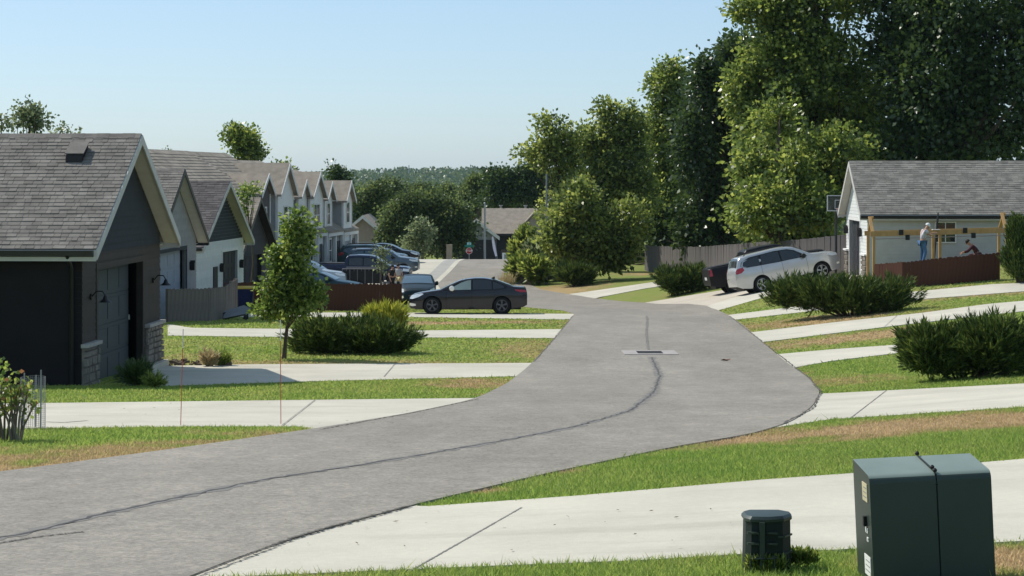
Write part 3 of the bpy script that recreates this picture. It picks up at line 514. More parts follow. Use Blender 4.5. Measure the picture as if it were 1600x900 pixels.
# ------------------------------------------------------------------ building kit
M_SHIN = mat('shingle_grey', (.185, .168, .148), .95, .22, 2.2, .5, 70, isl=.17)
M_SHIN2 = mat('shingle_dark', (.10, .088, .085), .95, .18, 2.2, .5, 70, isl=.25)
M_SHIN3 = mat('shingle_brown', (.275, .235, .188), .95, .18, 2.2, .5, 70, isl=.2)
M_SHIN4 = mat('shingle_ash', (.195, .182, .16), .95, .2, 2.2, .5, 70, isl=.2)
M_DKSID = mat('siding_dark_brown', (.0085, .0065, .007), .75, .2, 3, .1, 20, isl=.12)
M_TAUPE = mat('siding_taupe', (.062, .05, .041), .8, .1, 3, .1, 20, isl=.06)
M_SLATE = mat('siding_slate', (.032, .037, .042), .8, .1, 3, .1, 20, isl=.06)
M_GREYS = mat('siding_grey', (.26, .265, .26), .75, .08, 3, isl=.05)
M_WHITES = mat('siding_white', (.62, .63, .6), .7, .06, 3, isl=.05)
M_CHAR = mat('siding_charcoal', (.05, .05, .052), .8, .12, 3, isl=.08)
M_TRIM = mat('trim_white', (.7, .69, .66), .6, .05, 4)
M_TRIMP = mat('trim_pale', (.5, .49, .45), .65, .06, 4)
M_SOFF = mat('soffit_cream', (.5, .47, .38), .75, .06, 4)
M_GUTT = mat('gutter_black', (.012, .012, .013), .4, .1, 4, spec=.5)
M_DOORG = mat('garage_door_green_grey', (.06, .072, .075), .6, .07, 3)
M_DOORW = mat('garage_door_pale', (.3, .33, .37), .6, .06, 3)
M_DOORD = mat('garage_door_dark', (.03, .03, .034), .6, .1, 3)
M_DKTRIM = mat('trim_dark', (.02, .018, .017), .6, .1, 4)
M_STONE = mat('veneer_stone', (.2, .175, .145), .9, .35, 6, .6, 25, isl=.4)
M_CAP = mat('stone_cap', (.36, .34, .31), .85, .1, 6, .2, 30)
M_LAMP = mat('lamp_black', (.01, .01, .011), .45, .1, 5, spec=.5, metal=.3)
M_GLASS = mat('window_glass', (.02, .026, .03), .06, .1, 2, spec=.9)
M_TANW = mat('wall_tan', (.36, .3, .24), .85, .07, 3, .2, 30)
M_STUC = mat('wall_pale_grey', (.47, .46, .43), .85, .05, 3, .1, 30, isl=.04)

def courses(mb, x0f, z0, z1, step, at, proud=.018, cuts=(), m=0):
    """Lap boards: x0f(z)->(a,b) span at height z; at(u, z, out) maps to 3-D; cuts are openings (a,b,za,zb)."""
    z = z0
    while z < z1 - .02:
        zt = min(z + step, z1); a, b = x0f(min(zt, z + step * .8))
        if b - a > .06:
            spans = [(a, b)]
            for (ca, cb, za, zb) in cuts:
                if zt > za + .01 and z < zb - .01:
                    ns = []
                    for (p, q) in spans:
                        if cb <= p or ca >= q: ns.append((p, q)); continue
                        if ca - p > .03: ns.append((p, ca))
                        if q - cb > .03: ns.append((cb, q))
                    spans = ns
            for p, q in spans:
                e = .004
                mb.hexa([at(p, z, -.01), at(q, z, -.01), at(q, zt - e, -.01), at(p, zt - e, -.01), at(p, z, proud), at(q, z, proud), at(q, zt - e, .003), at(p, zt - e, .003)], m)
        z += step
def roof_tabs(x0, x1, ye, ze, yr, zr, step, tab, seed=1, lift=.0):
    """Shingle tabs on one slope from eave (ye,ze) to ridge (yr,zr); local x is along the ridge."""
    rg = random.Random(seed); mb = MB(); L = math.hypot(yr - ye, zr - ze); uy, uz = (yr - ye) / L, (zr - ze) / L; ny, nz = (-uz, uy) if yr > ye else (uz, -uy)
    if nz < 0: ny, nz = -ny, -nz
    k = int(L / step)
    for i in range(k + 1):
        s0 = i * step; s1 = min(s0 + step * 1.15, L); x = x0 - rg.random() * tab
        while x < x1:
            w_ = tab * (.55 + .9 * rg.random()); a, b = max(x, x0), min(x + w_, x1); x += w_
            if b - a < .02: continue
            t = .012 + .012 * rg.random() + lift; g = .004
            q = lambda xx, s, o: (xx, ye + uy * s + ny * o, ze + uz * s + nz * o)
            mb.hexa([q(a + g, s0, lift), q(b - g, s0, lift), q(b - g, s1, lift), q(a + g, s1, lift), q(a + g, s0, t), q(b - g, s0, t), q(b - g, s1, lift + .004), q(a + g, s1, lift + .004)])
    return mb
def window(root, o, u, n, w_, h, fr=None, gl=None, cols=1, rows=1, t=.06, name='window'):
    """Framed window standing on a wall plane: o lower left corner, u along the wall, n outwards."""
    o = Vector(o); u = Vector(u).normalized(); n = Vector(n).normalized(); z = Vector((0, 0, 1)); mb = MB()
    def slab(a, b, c, d, i, j, q): q.hexa([o + u * a + z * c + n * i, o + u * b + z * c + n * i, o + u * b + z * d + n * i, o + u * a + z * d + n * i, o + u * a + z * c + n * j, o + u * b + z * c + n * j, o + u * b + z * d + n * j, o + u * a + z * d + n * j])
    slab(-t, 0, -t, h + t, 0, .05, mb); slab(w_, w_ + t, -t, h + t, 0, .05, mb); slab(0, w_, -t, 0, 0, .05, mb); slab(0, w_, h, h + t, 0, .05, mb)
    for i in range(1, cols): slab(w_ * i / cols - t * .35, w_ * i / cols + t * .35, 0, h, 0, .045, mb)
    for i in range(1, rows): slab(0, w_, h * i / rows - t * .3, h * i / rows + t * .3, 0, .042, mb)
    f = mb.build(name, fr or M_TRIM, root)
    for i in range(cols):
        for j in range(rows):
            g = MB(); slab(w_ * i / cols + .003, w_ * (i + 1) / cols - .003, h * j / rows + .003, h * (j + 1) / rows - .003, .004, .014, g); g.build('pane', gl or M_GLASS, f)
    return f
def panel_door(root, xp, y0, y1, z0, z1, m, rows=4, cols=4, name='garage_door'):
    """Sectional garage door standing at local x = xp, facing +x."""
    d = MB(); d.box(xp - .05, xp, y0, y1, z0, z1); D = d.build(name, m, root); sh = (z1 - z0) / rows; sw = (y1 - y0) / cols
    for r in range(rows):
        s = MB(); s.box(xp + .001, xp + .016, y0 + .01, y1 - .01, z0 + r * sh + .012, z0 + (r + 1) * sh - .012)
        for c in range(cols): s.box(xp + .016, xp + .03, y0 + c * sw + .09, y0 + (c + 1) * sw - .09, z0 + r * sh + .1, z0 + (r + 1) * sh - .1)
        s.build('panel', m, D)
    return D
def barn_lamp(root, x, y, z):
    mb = MB(); mb.lathe([(.07, 0), (.07, .03)], 12, (x, y, z), 'x'); mb.tube([(x + .02, y, z), (x + .12, y, z + .12), (x + .26, y, z + .12), (x + .32, y, z + .02)], .014, 8)
    o = mb.build('wall_lamp', M_LAMP, root, 60); s = MB(); s.lathe([(.14, -.08), (.13, -.07), (.06, -.02), (.04, .04), (.025, .065)], 16, (x + .32, y, z - .04)); s.build('lamp_shade', M_LAMP, o, 60)
def gable_house(name, label, loc, rz, Lx, hd, ze, zr, c, group=None, ro=.45, eo=.35, door=None, door_mat=None, recess=.12, step=.15, shin=None, tab=.33, sstep=.17, front_cuts=(), gutter=True, upper=None, zsplit=None, back=True, base=-.5, drop_front=None, cat='garage'):
    """Gable end at local x=0 facing +x, ridge running back to -Lx, local -y towards the viewer."""
    t = thing(name, label, cat, loc, rz, group); wall, fr, rake, soff, shm = c['gable'], c['front'], c['rake'], c['soffit'], c['roof']; sl = (zr - ze) / hd; W = .14
    core = MB()
    if door:
        a, b, zt = door; core.box(-W, 0, -hd, a, base, zt); core.box(-W, 0, b, hd, base, zt); core.prism([(-W, -hd, zt), (-W, hd, zt), (-W, hd, ze), (-W, 0, zr), (-W, -hd, ze)], (W, 0, 0))
    else: core.prism([(-W, -hd, base), (-W, hd, base), (-W, hd, ze), (-W, 0, zr), (-W, -hd, ze)], (W, 0, 0))
    core.build('gable_wall', wall, t)
    core = MB(); core.box(-Lx, -W - .002, -hd, -hd + W, base, ze); core.build('front_wall', fr, t)
    core = MB(); core.box(-Lx, -W - .002, hd - W, hd, base, ze); core.prism([(-Lx - W, -hd, base), (-Lx - W, hd, base), (-Lx - W, hd, ze), (-Lx - W, 0, zr), (-Lx - W, -hd, ze)], (W, 0, 0)); core.build('rear_wall', fr, t)
    span = lambda z: (-hd, hd) if z < ze else (-(zr - z) / sl, (zr - z) / sl)
    cuts = [(door[0] - .02, door[1] + .02, base, door[2] + .02)] if door else []
    zs = zsplit or zr
    s = MB(); courses(s, span, base, zs, step, lambda u, z, o: (o, u, z), cuts=cuts); o = s.build('gable_siding', wall, t); o['kind'] = 'stuff'
    if upper: s = MB(); courses(s, span, zs, zr, step, lambda u, z, o: (o, u, z)); o = s.build('upper_siding', upper, t); o['kind'] = 'stuff'
    s = MB(); courses(s, lambda z: (-Lx, -.0), base, ze, step, lambda u, z, o: (u, -hd - o, z), cuts=front_cuts); o = s.build('front_siding', fr, t); o['kind'] = 'stuff'
    # roof deck, shingles, rake boards, soffit, eaves
    th = .1; ye = hd + eo; zee = ze - sl * eo; rf = MB()
    for sg in (-1, 1): rf.prism([(-Lx - ro, sg * ye, zee), (-Lx - ro, 0, zr), (-Lx - ro, 0, zr + th * 1.25), (-Lx - ro, sg * ye, zee + th * 1.25)], (Lx + 2 * ro, 0, 0))
    R_ = rf.build('roof', shm, t)
    sh = roof_tabs(-Lx - ro, ro + .012, -ye - .015, zee + th * 1.25 + .002, 0, zr + th * 1.25 + .002, sstep, tab, 3); o = sh.build('shingles', shm, R_); o['kind'] = 'stuff'
    cp = MB(); x = -Lx - ro; j = 0
    while x < ro: cp.prism([(x, -.15, zr + th * 1.25 - .15 * sl + .022 + .004 * (j % 2)), (x, 0, zr + th * 1.25 + .03 + .004 * (j % 2)), (x, .15, zr + th * 1.25 - .15 * sl + .022 + .004 * (j % 2))], (min(.3, ro - x), 0, 0)); x += .3; j += 1
    o = cp.build('ridge_cap', shm, R_); o['kind'] = 'stuff'
    for sg in (-1, 1):
        b = MB(); b.prism([(ro + .002, sg * (ye + .01), zee - .1), (ro + .002, 0, zr - .1), (ro + .002, 0, zr + th * 1.2), (ro + .002, sg * (ye + .01), zee + th * 1.2)], (.03, 0, 0)); b.build('rake_board', rake, t)
        b = MB(); b.prism([(.03, sg * ye, zee - .03), (.03, 0, zr - .03), (.03, 0, zr - .004), (.03, sg * ye, zee - .004)], (ro - .032, 0, 0)); b.build('soffit', soff, t)
        b = MB(); b.box(-Lx - ro, ro, sg * ye - .015, sg * ye + .015, zee - .13, zee + th * 1.2 - .01); b.build('eave_board', rake, t)
        b = MB(); b.box(-Lx, .0, min(sg * hd, sg * ye), max(sg * hd, sg * ye), zee - .06, zee - .03); b.build('eave_soffit', soff, t)
        if gutter:
            b = MB(); y = sg * (ye + .02); b.prism([(-Lx - ro, y, zee - .04), (-Lx - ro, y + sg * .12, zee), (-Lx - ro, y + sg * .13, zee + .1), (-Lx - ro, y, zee + .1)], (Lx + 2 * ro - .05, 0, 0)); b.build('gutter', M_GUTT, t)
    if gutter:
        b = MB(); b.tube([(.05 - .25, -ye - .06, zee), (-.2, -hd - .1, zee - .3), (-.2, -hd - .075, base)], .045, 8); b.build('downspout', c.get('spout', M_GUTT), t, 50)
    if door:
        a, b_, zt = door; panel_door(t, -recess, a, b_, base + .4, zt - .005, door_mat)
        q = MB(); q.box(-recess - .06, -W, a, a + .02, base, zt); q.build('door_jamb', c.get('jamb', M_DKTRIM), t)
        for (y0, y1, z0, z1) in ((a - .12, a, base, zt), (b_, b_ + .12, base, zt), (a - .12, b_ + .12, zt, zt + .14)):
            q = MB(); q.box(-.13, .032, y0, y1, z0, z1); q.build('door_trim', c.get('dtrim', rake), t)
    return t

# ---------- brown garage (left foreground)
gzb = G(-8.6, 45)
c1 = dict(gable=M_TAUPE, front=M_DKSID, rake=M_TRIMP, soffit=M_SOFF, roof=M_SHIN, dtrim=M_TAUPE, jamb=M_DKTRIM)
A = P(228, 210, 45.0); ro = .42
zr_ = (A.z - .13) - gzb; ze_ = zr_ - 2.28
g1 = gable_house('garage', 'dark brown garage with grey shingled roof and stone door piers, nearest on the left', (A.x - ro - .1, 45.0, gzb), R(-3), 9.5, 3.55, ze_, zr_, c1, 'detached garages along the street', ro=ro, eo=.4, door=(-2.35, 1.75, 2.62), door_mat=M_DOORG, recess=.35, upper=M_SLATE, zsplit=3.0, tab=.2, sstep=.15)
def g1_extra():
    t = g1; hd = 3.55
    for y in (-2.95, 2.75): barn_lamp(t, .03, y, 2.05 if y < 0 else 2.1)
    rg = random.Random(4)
    for (y0, y1) in ((-hd - .05, -2.45), (2.0, hd + .05)):   # stone veneer piers, each stone its own piece
        z = -.3
        bk = MB(); bk.box(.002, .05, y0 + .03, y1 - .03, -.4, .98); bk.build('stone_backing', M_STONE, t)
        while z < .93:
            h = .12 + .1 * rg.random(); y = y0
            while y < y1 - .05:
                w_ = min(.16 + .22 * rg.random(), y1 - y); d = .085 + .035 * rg.random(); e = .012; mb = MB()
                a, b, z0, z1 = y + e, y + w_ - e, z + e, min(z + h, .98) - e; j = lambda: (rg.random() - .5) * .03
                mb.hexa([(.04, a, z0), (.04, b, z0), (.04, b, z1), (.04, a, z1), (d, a + .01 + j() * .3, z0 + .012), (d, b - .014, z0 + .01 + j() * .3), (d, b - .012, z1 - .012), (d, a + .015, z1 - .01 + j() * .3)]); mb.build('stone', M_STONE, t); y += w_
            z += h
        mb = MB(); mb.box(.0, .15, y0 - .03, y1 + .03, .98, 1.06); mb.build('stone_cap', M_CAP, t)
        mb = MB(); mb.box(.0, .22, y0 - .04, y1 + .04, -.4, .05); mb.build('footing', M_CONC, t)
    # roof vent: black hood on the near slope
    s = (zr_ - ze_) / hd; y = -.78; z = zr_ + .13 + y * s; mb = MB(); mb.prism([(-1.08, y - .28, z - .28 * s - .02), (-1.08, y + .28, z + .28 * s - .02), (-1.08, y + .22, z + .22 * s + .15), (-1.08, y - .2, z - .2 * s + .18), (-1.08, y - .27, z - .27 * s + .12)], (.38, 0, 0)); v = mb.build('roof_vent', M_DKTRIM, t, 30)
    mb = MB(); mb.hexa([(-1.11, y - .24, z - .24 * s + .185), (-.67, y - .24, z - .24 * s + .185), (-.67, y + .24, z + .24 * s + .15), (-1.11, y + .24, z + .24 * s + .15), (-1.11, y - .24, z - .24 * s + .205), (-.67, y - .24, z - .24 * s + .205), (-.67, y + .24, z + .24 * s + .17), (-1.11, y + .24, z + .24 * s + .17)]); mb.build('vent_lid', M_SHIN, v)
    mb = MB(); mb.box(-.34, -.30, 1.735, 1.748, 1.2, 1.32); mb.build('keypad', M_TRIMP, t)
g1_extra()
# ---------- garages two, three, four
def px_garage(name, label, apx, apy, Y, rot, hd, rise, c, **kw):
    A = P(apx, apy, Y); ro = kw.pop('ro', .45); x = A.x - ro - .03; b = G(A.x + 1, Y); zr = A.z - .13 - b
    return gable_house(name, label, (x, Y, b), rot, 9, hd, zr - rise, zr, c, 'detached garages along the street', ro=ro, **kw), zr - rise, b
c2 = dict(gable=M_GREYS, front=M_GREYS, rake=M_GUTT, soffit=M_TRIMP, roof=M_SHIN, dtrim=M_SLATE, jamb=M_SLATE)
g2, z2, b2 = px_garage('garage', 'light grey garage with dark roof edges, between the brown garage and the white one', 290, 264, 74, R(-2), 4.4, 2.65, c2, door=(-2.6, 2.4, 2.6), door_mat=M_DOORW, recess=.25, upper=None, tab=.28, sstep=.19)
c3 = dict(gable=M_WHITES, front=M_WHITES, rake=M_TRIMP, soffit=M_SOFF, roof=M_SHIN2, dtrim=M_TRIM, jamb=M_GREYS)
g3, z3, b3 = px_garage('garage', 'white sided garage with a dark roof and black gable panel', 361, 283, 88, R(-5), 4.6, 2.65, c3, door=(.3, 3.3, 2.6), door_mat=M_DOORD, recess=.12, upper=M_SLATE, zsplit=3.15, tab=.3, sstep=.2)
c4 = dict(gable=M_CHAR, front=M_CHAR, rake=M_GUTT, soffit=M_DKTRIM, roof=M_SHIN3, dtrim=M_CHAR, jamb=M_DKTRIM)
g4, z4, b4 = px_garage('garage', 'charcoal garage with brown roof, farthest of the garages, behind the young maple', 409, 309, 102.5, R(-4), 4.4, 2.6, c4, door=(-2.2, 2.2, 2.4), door_mat=M_DOORD, recess=.2, tab=.34, sstep=.22)
def wall_lantern(root, y, z, m=M_LAMP):
    mb = MB(); mb.box(.02, .05, y - .05, y + .05, z - .16, z + .16); mb.prism([(.05, y - .07, z - .18), (.05, y + .07, z - .18), (.05, y + .09, z + .12), (.05, y - .09, z + .12)], (.16, 0, 0)); mb.prism([(.04, y - .11, z + .12), (.04, y + .11, z + .12), (.04, y, z + .22)], (.19, 0, 0)); mb.build('wall_lantern', m, root)
for y in (-3.3, 3.1): wall_lantern(g2, y, 1.9)
for y in (-.2, 3.75): wall_lantern(g3, y, 1.9)
o = MB(); o.box(.02, .06, -1.5, -.75, -.3, 2.0); o.build('side_door', M_DOORD, g3)
for y in (-3.1, -.9): o = MB(); o.box(.02, .2, y - .02, y + .02, 0, 1.0)
# bark bed beside the first driveway
bm_ = MB(); rg = random.Random(9)
for i in range(90):
    q = gp(262 + 98 * rg.random(), 566 + 6 * rg.random()); s = .03 + .07 * rg.random(); bm_.hexa([(q.x - s, q.y - s, q.z), (q.x + s, q.y - s * .8, q.z), (q.x + s * .9, q.y + s, q.z), (q.x - s, q.y + s * .7, q.z), (q.x - s * .6, q.y - s * .5, q.z + s), (q.x + s * .6, q.y - s * .6, q.z + s * .8), (q.x + s * .5, q.y + s * .5, q.z + s * 1.1), (q.x - s * .6, q.y + s * .5, q.z + s * .9)])
o = bm_.build('bark_chips', M_DIRT); o['kind'] = 'stuff'

# ---------- townhouse row
M_TGREY = mat('townhouse_grey', (.37, .375, .37), .75, .08, 3, isl=.05); M_TWHITE = mat('townhouse_white', (.78, .78, .76), .7, .05, 3)
def townhouse():
    X0, Y0 = -18.9, 100; ang = R(-6); t = thing('townhouse_row', 'long row of two storey grey townhouses with white gables beyond the garages', 'townhouses', (X0, Y0, 0), ang)
    Lh = 52; rid = [(6, 20.5, 8.42, 6.1), (20.5, 30, 8.4, 6.0), (30, 40, 7.95, 5.75), (40, Lh, 7.35, 5.45)]; D = 7.4; M = M_TGREY
    for i, (a, b, zr, ze) in enumerate(rid):
        w_ = MB(); w_.prism([(0, a + .01, -3), (0, a + .01, ze), (-D / 2, a + .01, zr - .02), (-D, a + .01, ze), (-D, a + .01, -3)], (0, b - a - .02, 0)); w_.build('wall', M, t)
        s = MB(); courses(s, lambda z: (a, b), -1.5, ze, .3, lambda u, z, o: (o, u, z), proud=.02); o = s.build('siding', M, t); o['kind'] = 'stuff'
        sl = (zr - ze) / (D / 2); eo = .5; rf = MB()
        rf.prism([(eo, a - .02, ze - sl * eo), (-D / 2, a - .02, zr), (-D / 2, a - .02, zr + .16), (eo, a - .02, ze - sl * eo + .16)], (0, b - a + .3, 0)); rf.prism([(-D - eo, a - .02, ze - sl * eo), (-D / 2, a - .02, zr), (-D / 2, a - .02, zr + .16), (-D - eo, a - .02, ze - sl * eo + .16)], (0, b - a + .3, 0)); Rf = rf.build('roof', M_SHIN3, t)
        # shingle courses on the street slope
        k = MB(); Lz = math.hypot(D / 2 + eo, zr - ze + sl * eo); ux, uz = -(D / 2 + eo) / Lz, (zr - ze + sl * eo) / Lz; rg = random.Random(i); st = .34
        for r in range(int(Lz / st)):
            y = a - .02 - rg.random()
            while y < b + .28:
                wy = .5 + .7 * rg.random(); p, q_ = max(y, a - .02), min(y + wy, b + .28); y += wy
                if q_ - p < .05: continue
                s0, s1 = r * st, r * st + st * 1.1; f = lambda s, yy, o: (eo + ux * s + uz * o, yy, ze - sl * eo + .162 + uz * s - ux * o)
                k.hexa([f(s0, p, 0), f(s0, q_, 0), f(s1, q_, 0), f(s1, p, 0), f(s0, p, .03), f(s0, q_, .03), f(s1, q_, .006), f(s1, p, .006)])
        o = k.build('shingles', M_SHIN3, Rf); o['kind'] = 'stuff'
        for sgn in (1, -1):
            b_ = MB(); b_.prism([(eo * 1 if sgn > 0 else -D - eo, a - .06, ze - sl * eo - .12), (-D / 2, a - .06, zr - .12), (-D / 2, a - .06, zr + .17), (eo if sgn > 0 else -D - eo, a - .06, ze - sl * eo + .17)], (0, .05, 0)); b_.build('rake_board', M_TRIMP, t)
        b_ = MB(); b_.box(eo - .01, eo + .12, a, b, ze - sl * eo - .1, ze - sl * eo + .1); b_.build('gutter', M_TRIM, t)
    # gabled bays facing the street: (centre y, half width, peak z, eave z, projection, window width)
    for (y, hw_, zp, ze, pj, white, ww) in ((21.8, 1.6, 7.0, 5.95, .9, False, 1.0), (27.4, 2.3, 7.72, 5.9, 1.0, True, 1.1), (33.6, 1.3, 6.6, 5.65, .8, True, 1.0), (37.4, 2.2, 7.15, 5.6, 1.0, True, 1.9), (42.6, 1.3, 6.45, 5.4, .8, True, 1.0), (48.6, 1.7, 6.5, 5.2, 1.1, True, 1.1)):
        b = MB(); b.prism([(-2.5, y - hw_, -2), (-2.5, y + hw_, -2), (-2.5, y + hw_, ze), (-2.5, y, zp), (-2.5, y - hw_, ze)], (2.5 + pj - .02, 0, 0)); b.build('bay', M_TGREY, t)
        s = MB(); courses(s, lambda z: (-.5, pj - .02), 2.0, ze, .28, lambda u, z, o: (u, y - hw_ - o, z)); o = s.build('bay_siding', M_TGREY, t); o['kind'] = 'stuff'
        f = MB(); f.prism([(pj - .018, y - hw_ - .02, 2.0), (pj - .018, y + hw_ + .02, 2.0), (pj - .018, y + hw_ + .02, ze), (pj - .018, y, zp), (pj - .018, y - hw_ - .02, ze)], (.05, 0, 0)); f.build('gable_front', M_TWHITE if white else M_SHIN2, t)
        for q in (y - hw_ - .06, y + hw_ - .1): f = MB(); f.box(pj - .1, pj + .06, q, q + .16, 2.0, ze - .1); f.build('corner_board', M_TRIM, t)
        sl = (zp - ze) / hw_; e = .3
        for sg in (-1, 1):
            r = MB(); r.prism([(pj + .35, y, zp), (pj + .35, y + sg * (hw_ + e), ze - sl * e), (pj + .35, y + sg * (hw_ + e), ze - sl * e + .14), (pj + .35, y, zp + .16)], (-4.2, 0, 0)); r.build('bay_roof', M_SHIN3, t)
            r = MB(); r.prism([(pj + .351, y, zp - .12), (pj + .351, y + sg * (hw_ + e), ze - sl * e - .14), (pj + .351, y + sg * (hw_ + e), ze - sl * e + .15), (pj + .351, y, zp + .17)], (.04, 0, 0)); r.build('rake_board', M_TRIM, t)
        window(t, (pj + .033, y - ww / 2, 3.45), (0, 1, 0), (1, 0, 0), ww, 1.5, M_TRIM, M_GLASS, 2 if ww > 1.2 else 1, 2, .1)
    for y in (23.9, 30.6, 45.2): window(t, (.025, y, 3.5), (0, 1, 0), (1, 0, 0), 1.0, 1.45, M_TRIM, M_GLASS, 1, 2, .1)
    # porch roofs, columns, ground floor doors
    for (a, b, ze) in ((34, 40.4, 3.1), (40.6, 46.4, 3.0), (46.6, 52.5, 2.9)):
        r = MB(); r.prism([(0.02, a, ze + .6), (1.3, a, ze - .2), (1.3, a, ze - .02), (0.02, a, ze + .8)], (0, b - a, 0)); r.build('porch_roof', M_SHIN3, t); r = MB(); r.box(.03, 1.0, a + .02, b - .02, -2, ze - .46); r.build('front_room', M_TGREY, t)
        r = MB(); r.box(1.1, 1.27, a + .02, b - .02, ze - .45, ze - .21); r.box(.03, 1.09, a + .02, a + .15, ze - .45, ze - .22); r.build('porch_beam', M_TRIM, t)
        n = int((b - a) / 2.7)
        for i in range(n + 1):
            y = a + .2 + (b - a - .4) * i / n; z0 = -2; r = MB(); r.box(1.05, 1.26, y - .14, y + .14, z0, ze - .46); r.box(1.0, 1.3, y - .18, y + .18, z0, .35); r.build('porch_post', M_TRIM, t)
        for y in (a + 1.2, a + 3): window(t, (1.01, y, .7), (0, 1, 0), (1, 0, 0), 1.0, 1.6, M_TRIM, M_GLASS, 1, 2, .12)
        r = MB(); r.box(1.01, 1.06, a + 4.4, a + 5.4, .1, 2.1); d = r.build('front_door', M_DOORD, t); r = MB(); r.box(1.061, 1.09, a + 4.5, a + 4.56, 1.1, 1.25); r.build('handle', M_CAP, d)
townhouse()

# ---------- distant houses
def far_house():
    A = P(567, 339, 190); b = G(A.x, 190); zr = A.z - b; rise = 2.5
    t = thing('house', 'tan gabled house in the distance at the end of the townhouse row', 'house', (A.x, 190, b)); hd = 3.0
    w_ = MB(); w_.prism([(-hd, 0, -1), (hd, 0, -1), (hd, 0, zr - rise), (0, 0, zr - .02), (-hd, 0, zr - rise)], (0, 9, 0)); w_.build('wall', M_TANW, t)
    for sg in (-1, 1):
        r = MB(); r.prism([(0, -.45, zr), (sg * (hd + .5), -.45, zr - rise - .42), (sg * (hd + .5), -.45, zr - rise - .25), (0, -.45, zr + .17)], (0, 9.9, 0)); r.build('roof', M_SHIN3, t)
        r = MB(); r.prism([(0, -.5, zr - .16), (sg * (hd + .5), -.5, zr - rise - .58), (sg * (hd + .5), -.5, zr - rise - .24), (0, -.5, zr + .18)], (0, .05, 0)); r.build('rake_board', M_TRIM, t)
    r = MB(); r.box(-hd, hd, -.05, -.002, zr - rise - .12, zr - rise + .02); r.build('trim_board', M_TRIMP, t)
    window(t, (-1.0, -.005, 1.15), (1, 0, 0), (0, -1, 0), .75, 1.2, M_TRIMP, M_GLASS, 1, 2, .06); window(t, (.0, -.005, 1.15), (1, 0, 0), (0, -1, 0), .75, 1.2, M_TRIMP, M_GLASS, 1, 2, .06); window(t, (2.1, -.005, 1.15), (1, 0, 0), (0, -1, 0), .7, 1.2, M_TRIMP, M_GLASS, 1, 2, .06)
far_house()
def low_house():
    Y = 198; s = Y / F; L = xat(752, Y); b = G(xat(800, Y), Y) ; zr = P(0, 328, Y + 4).z - b; ze = P(0, 367, Y).z - b
    t = thing('house', 'low dark house with wide brown roof at the end of the street', 'house', (L, Y, b)); W = xat(905, Y) - L
    w_ = MB(); w_.box(.3, W, .4, 8, -1, ze); w_.build('wall', M_CHAR, t)
    r = MB(); r.prism([(.0, -.3, ze - .05), (.0, 4, zr), (.0, 8.4, ze - .05), (.0, 8.4, ze + .12), (.0, 4, zr + .18), (.0, -.3, ze + .12)], (W, 0, 0)); Rf = r.build('roof', M_SHIN3, t)
    r = MB(); r.box(.0, W, -.36, -.31, ze - .1, ze + .14); r.build('eave_board', M_GUTT, t)
    for x in (2.0, 4.6): r = MB(); r.tube([(x, 4.3, zr - .05), (x, 4.3, zr + .4)], .11, 8); r.tube([(x, 4.3, zr + .4), (x, 4.3, zr + .5)], .2, 8); r.build('roof_vent', M_CAP, Rf)
    # left wing: gable towards the viewer, its pale rake sloping down to the right
    r = MB(); r.prism([(-2.6, -1.6, -1), (1.55, -1.6, -1), (1.55, -1.6, ze - .1), (-.5, -1.6, ze + 1.45), (-2.6, -1.6, ze - .1)], (0, 3, 0)); r.build('wing_wall', M_GREYS, t)
    for sg, xx in ((1, 1.9), (-1, -2.9)):
        r = MB(); r.prism([(-.5, -1.95, ze + 1.48), (xx, -1.95, ze - .35), (xx, -1.95, ze - .18), (-.5, -1.95, ze + 1.65)], (0, 4, 0)); r.build('wing_roof', M_SHIN3, t)
        r = MB(); r.prism([(-.5, -2.0, ze + 1.3), (xx, -2.0, ze - .5), (xx, -2.0, ze - .17), (-.5, -2.0, ze + 1.66)], (0, .05, 0)); r.build('rake_board', M_TRIM, t)
    r = MB(); r.box(-2.6, 1.5, -1.66, -1.61, -.5, ze - .45); r.build('garage_opening', M_DOORD, t)
    # right wing with tan gable wall
    gx = xat(832, Y) - L; r = MB(); r.prism([(gx - 1.6, -.6, ze + .1), (gx + 2.8, -.6, ze + .1), (gx + .2, -.6, zr - .35)], (0, 3, 0)); r.build('dormer_wall', M_TANW, t)
    r = MB(); r.prism([(gx - 2.2, -.9, ze - .4), (gx + .2, -.9, zr - .3), (gx + .2, -.9, zr - .1), (gx - 2.2, -.9, ze - .2)], (0, 4, 0)); r.prism([(gx + 3.0, -.9, ze - .1), (gx + .2, -.9, zr - .3), (gx + .2, -.9, zr - .1), (gx + 3.0, -.9, ze + .1)], (0, 4, 0)); r.build('dormer_roof', M_SHIN3, t)
    for x in (2.0, 3.6, 6.2): window(t, (x, .39, 1.0), (1, 0, 0), (0, -1, 0), .9, 1.3, M_GUTT, M_GLASS, 1, 2, .05)
low_house()

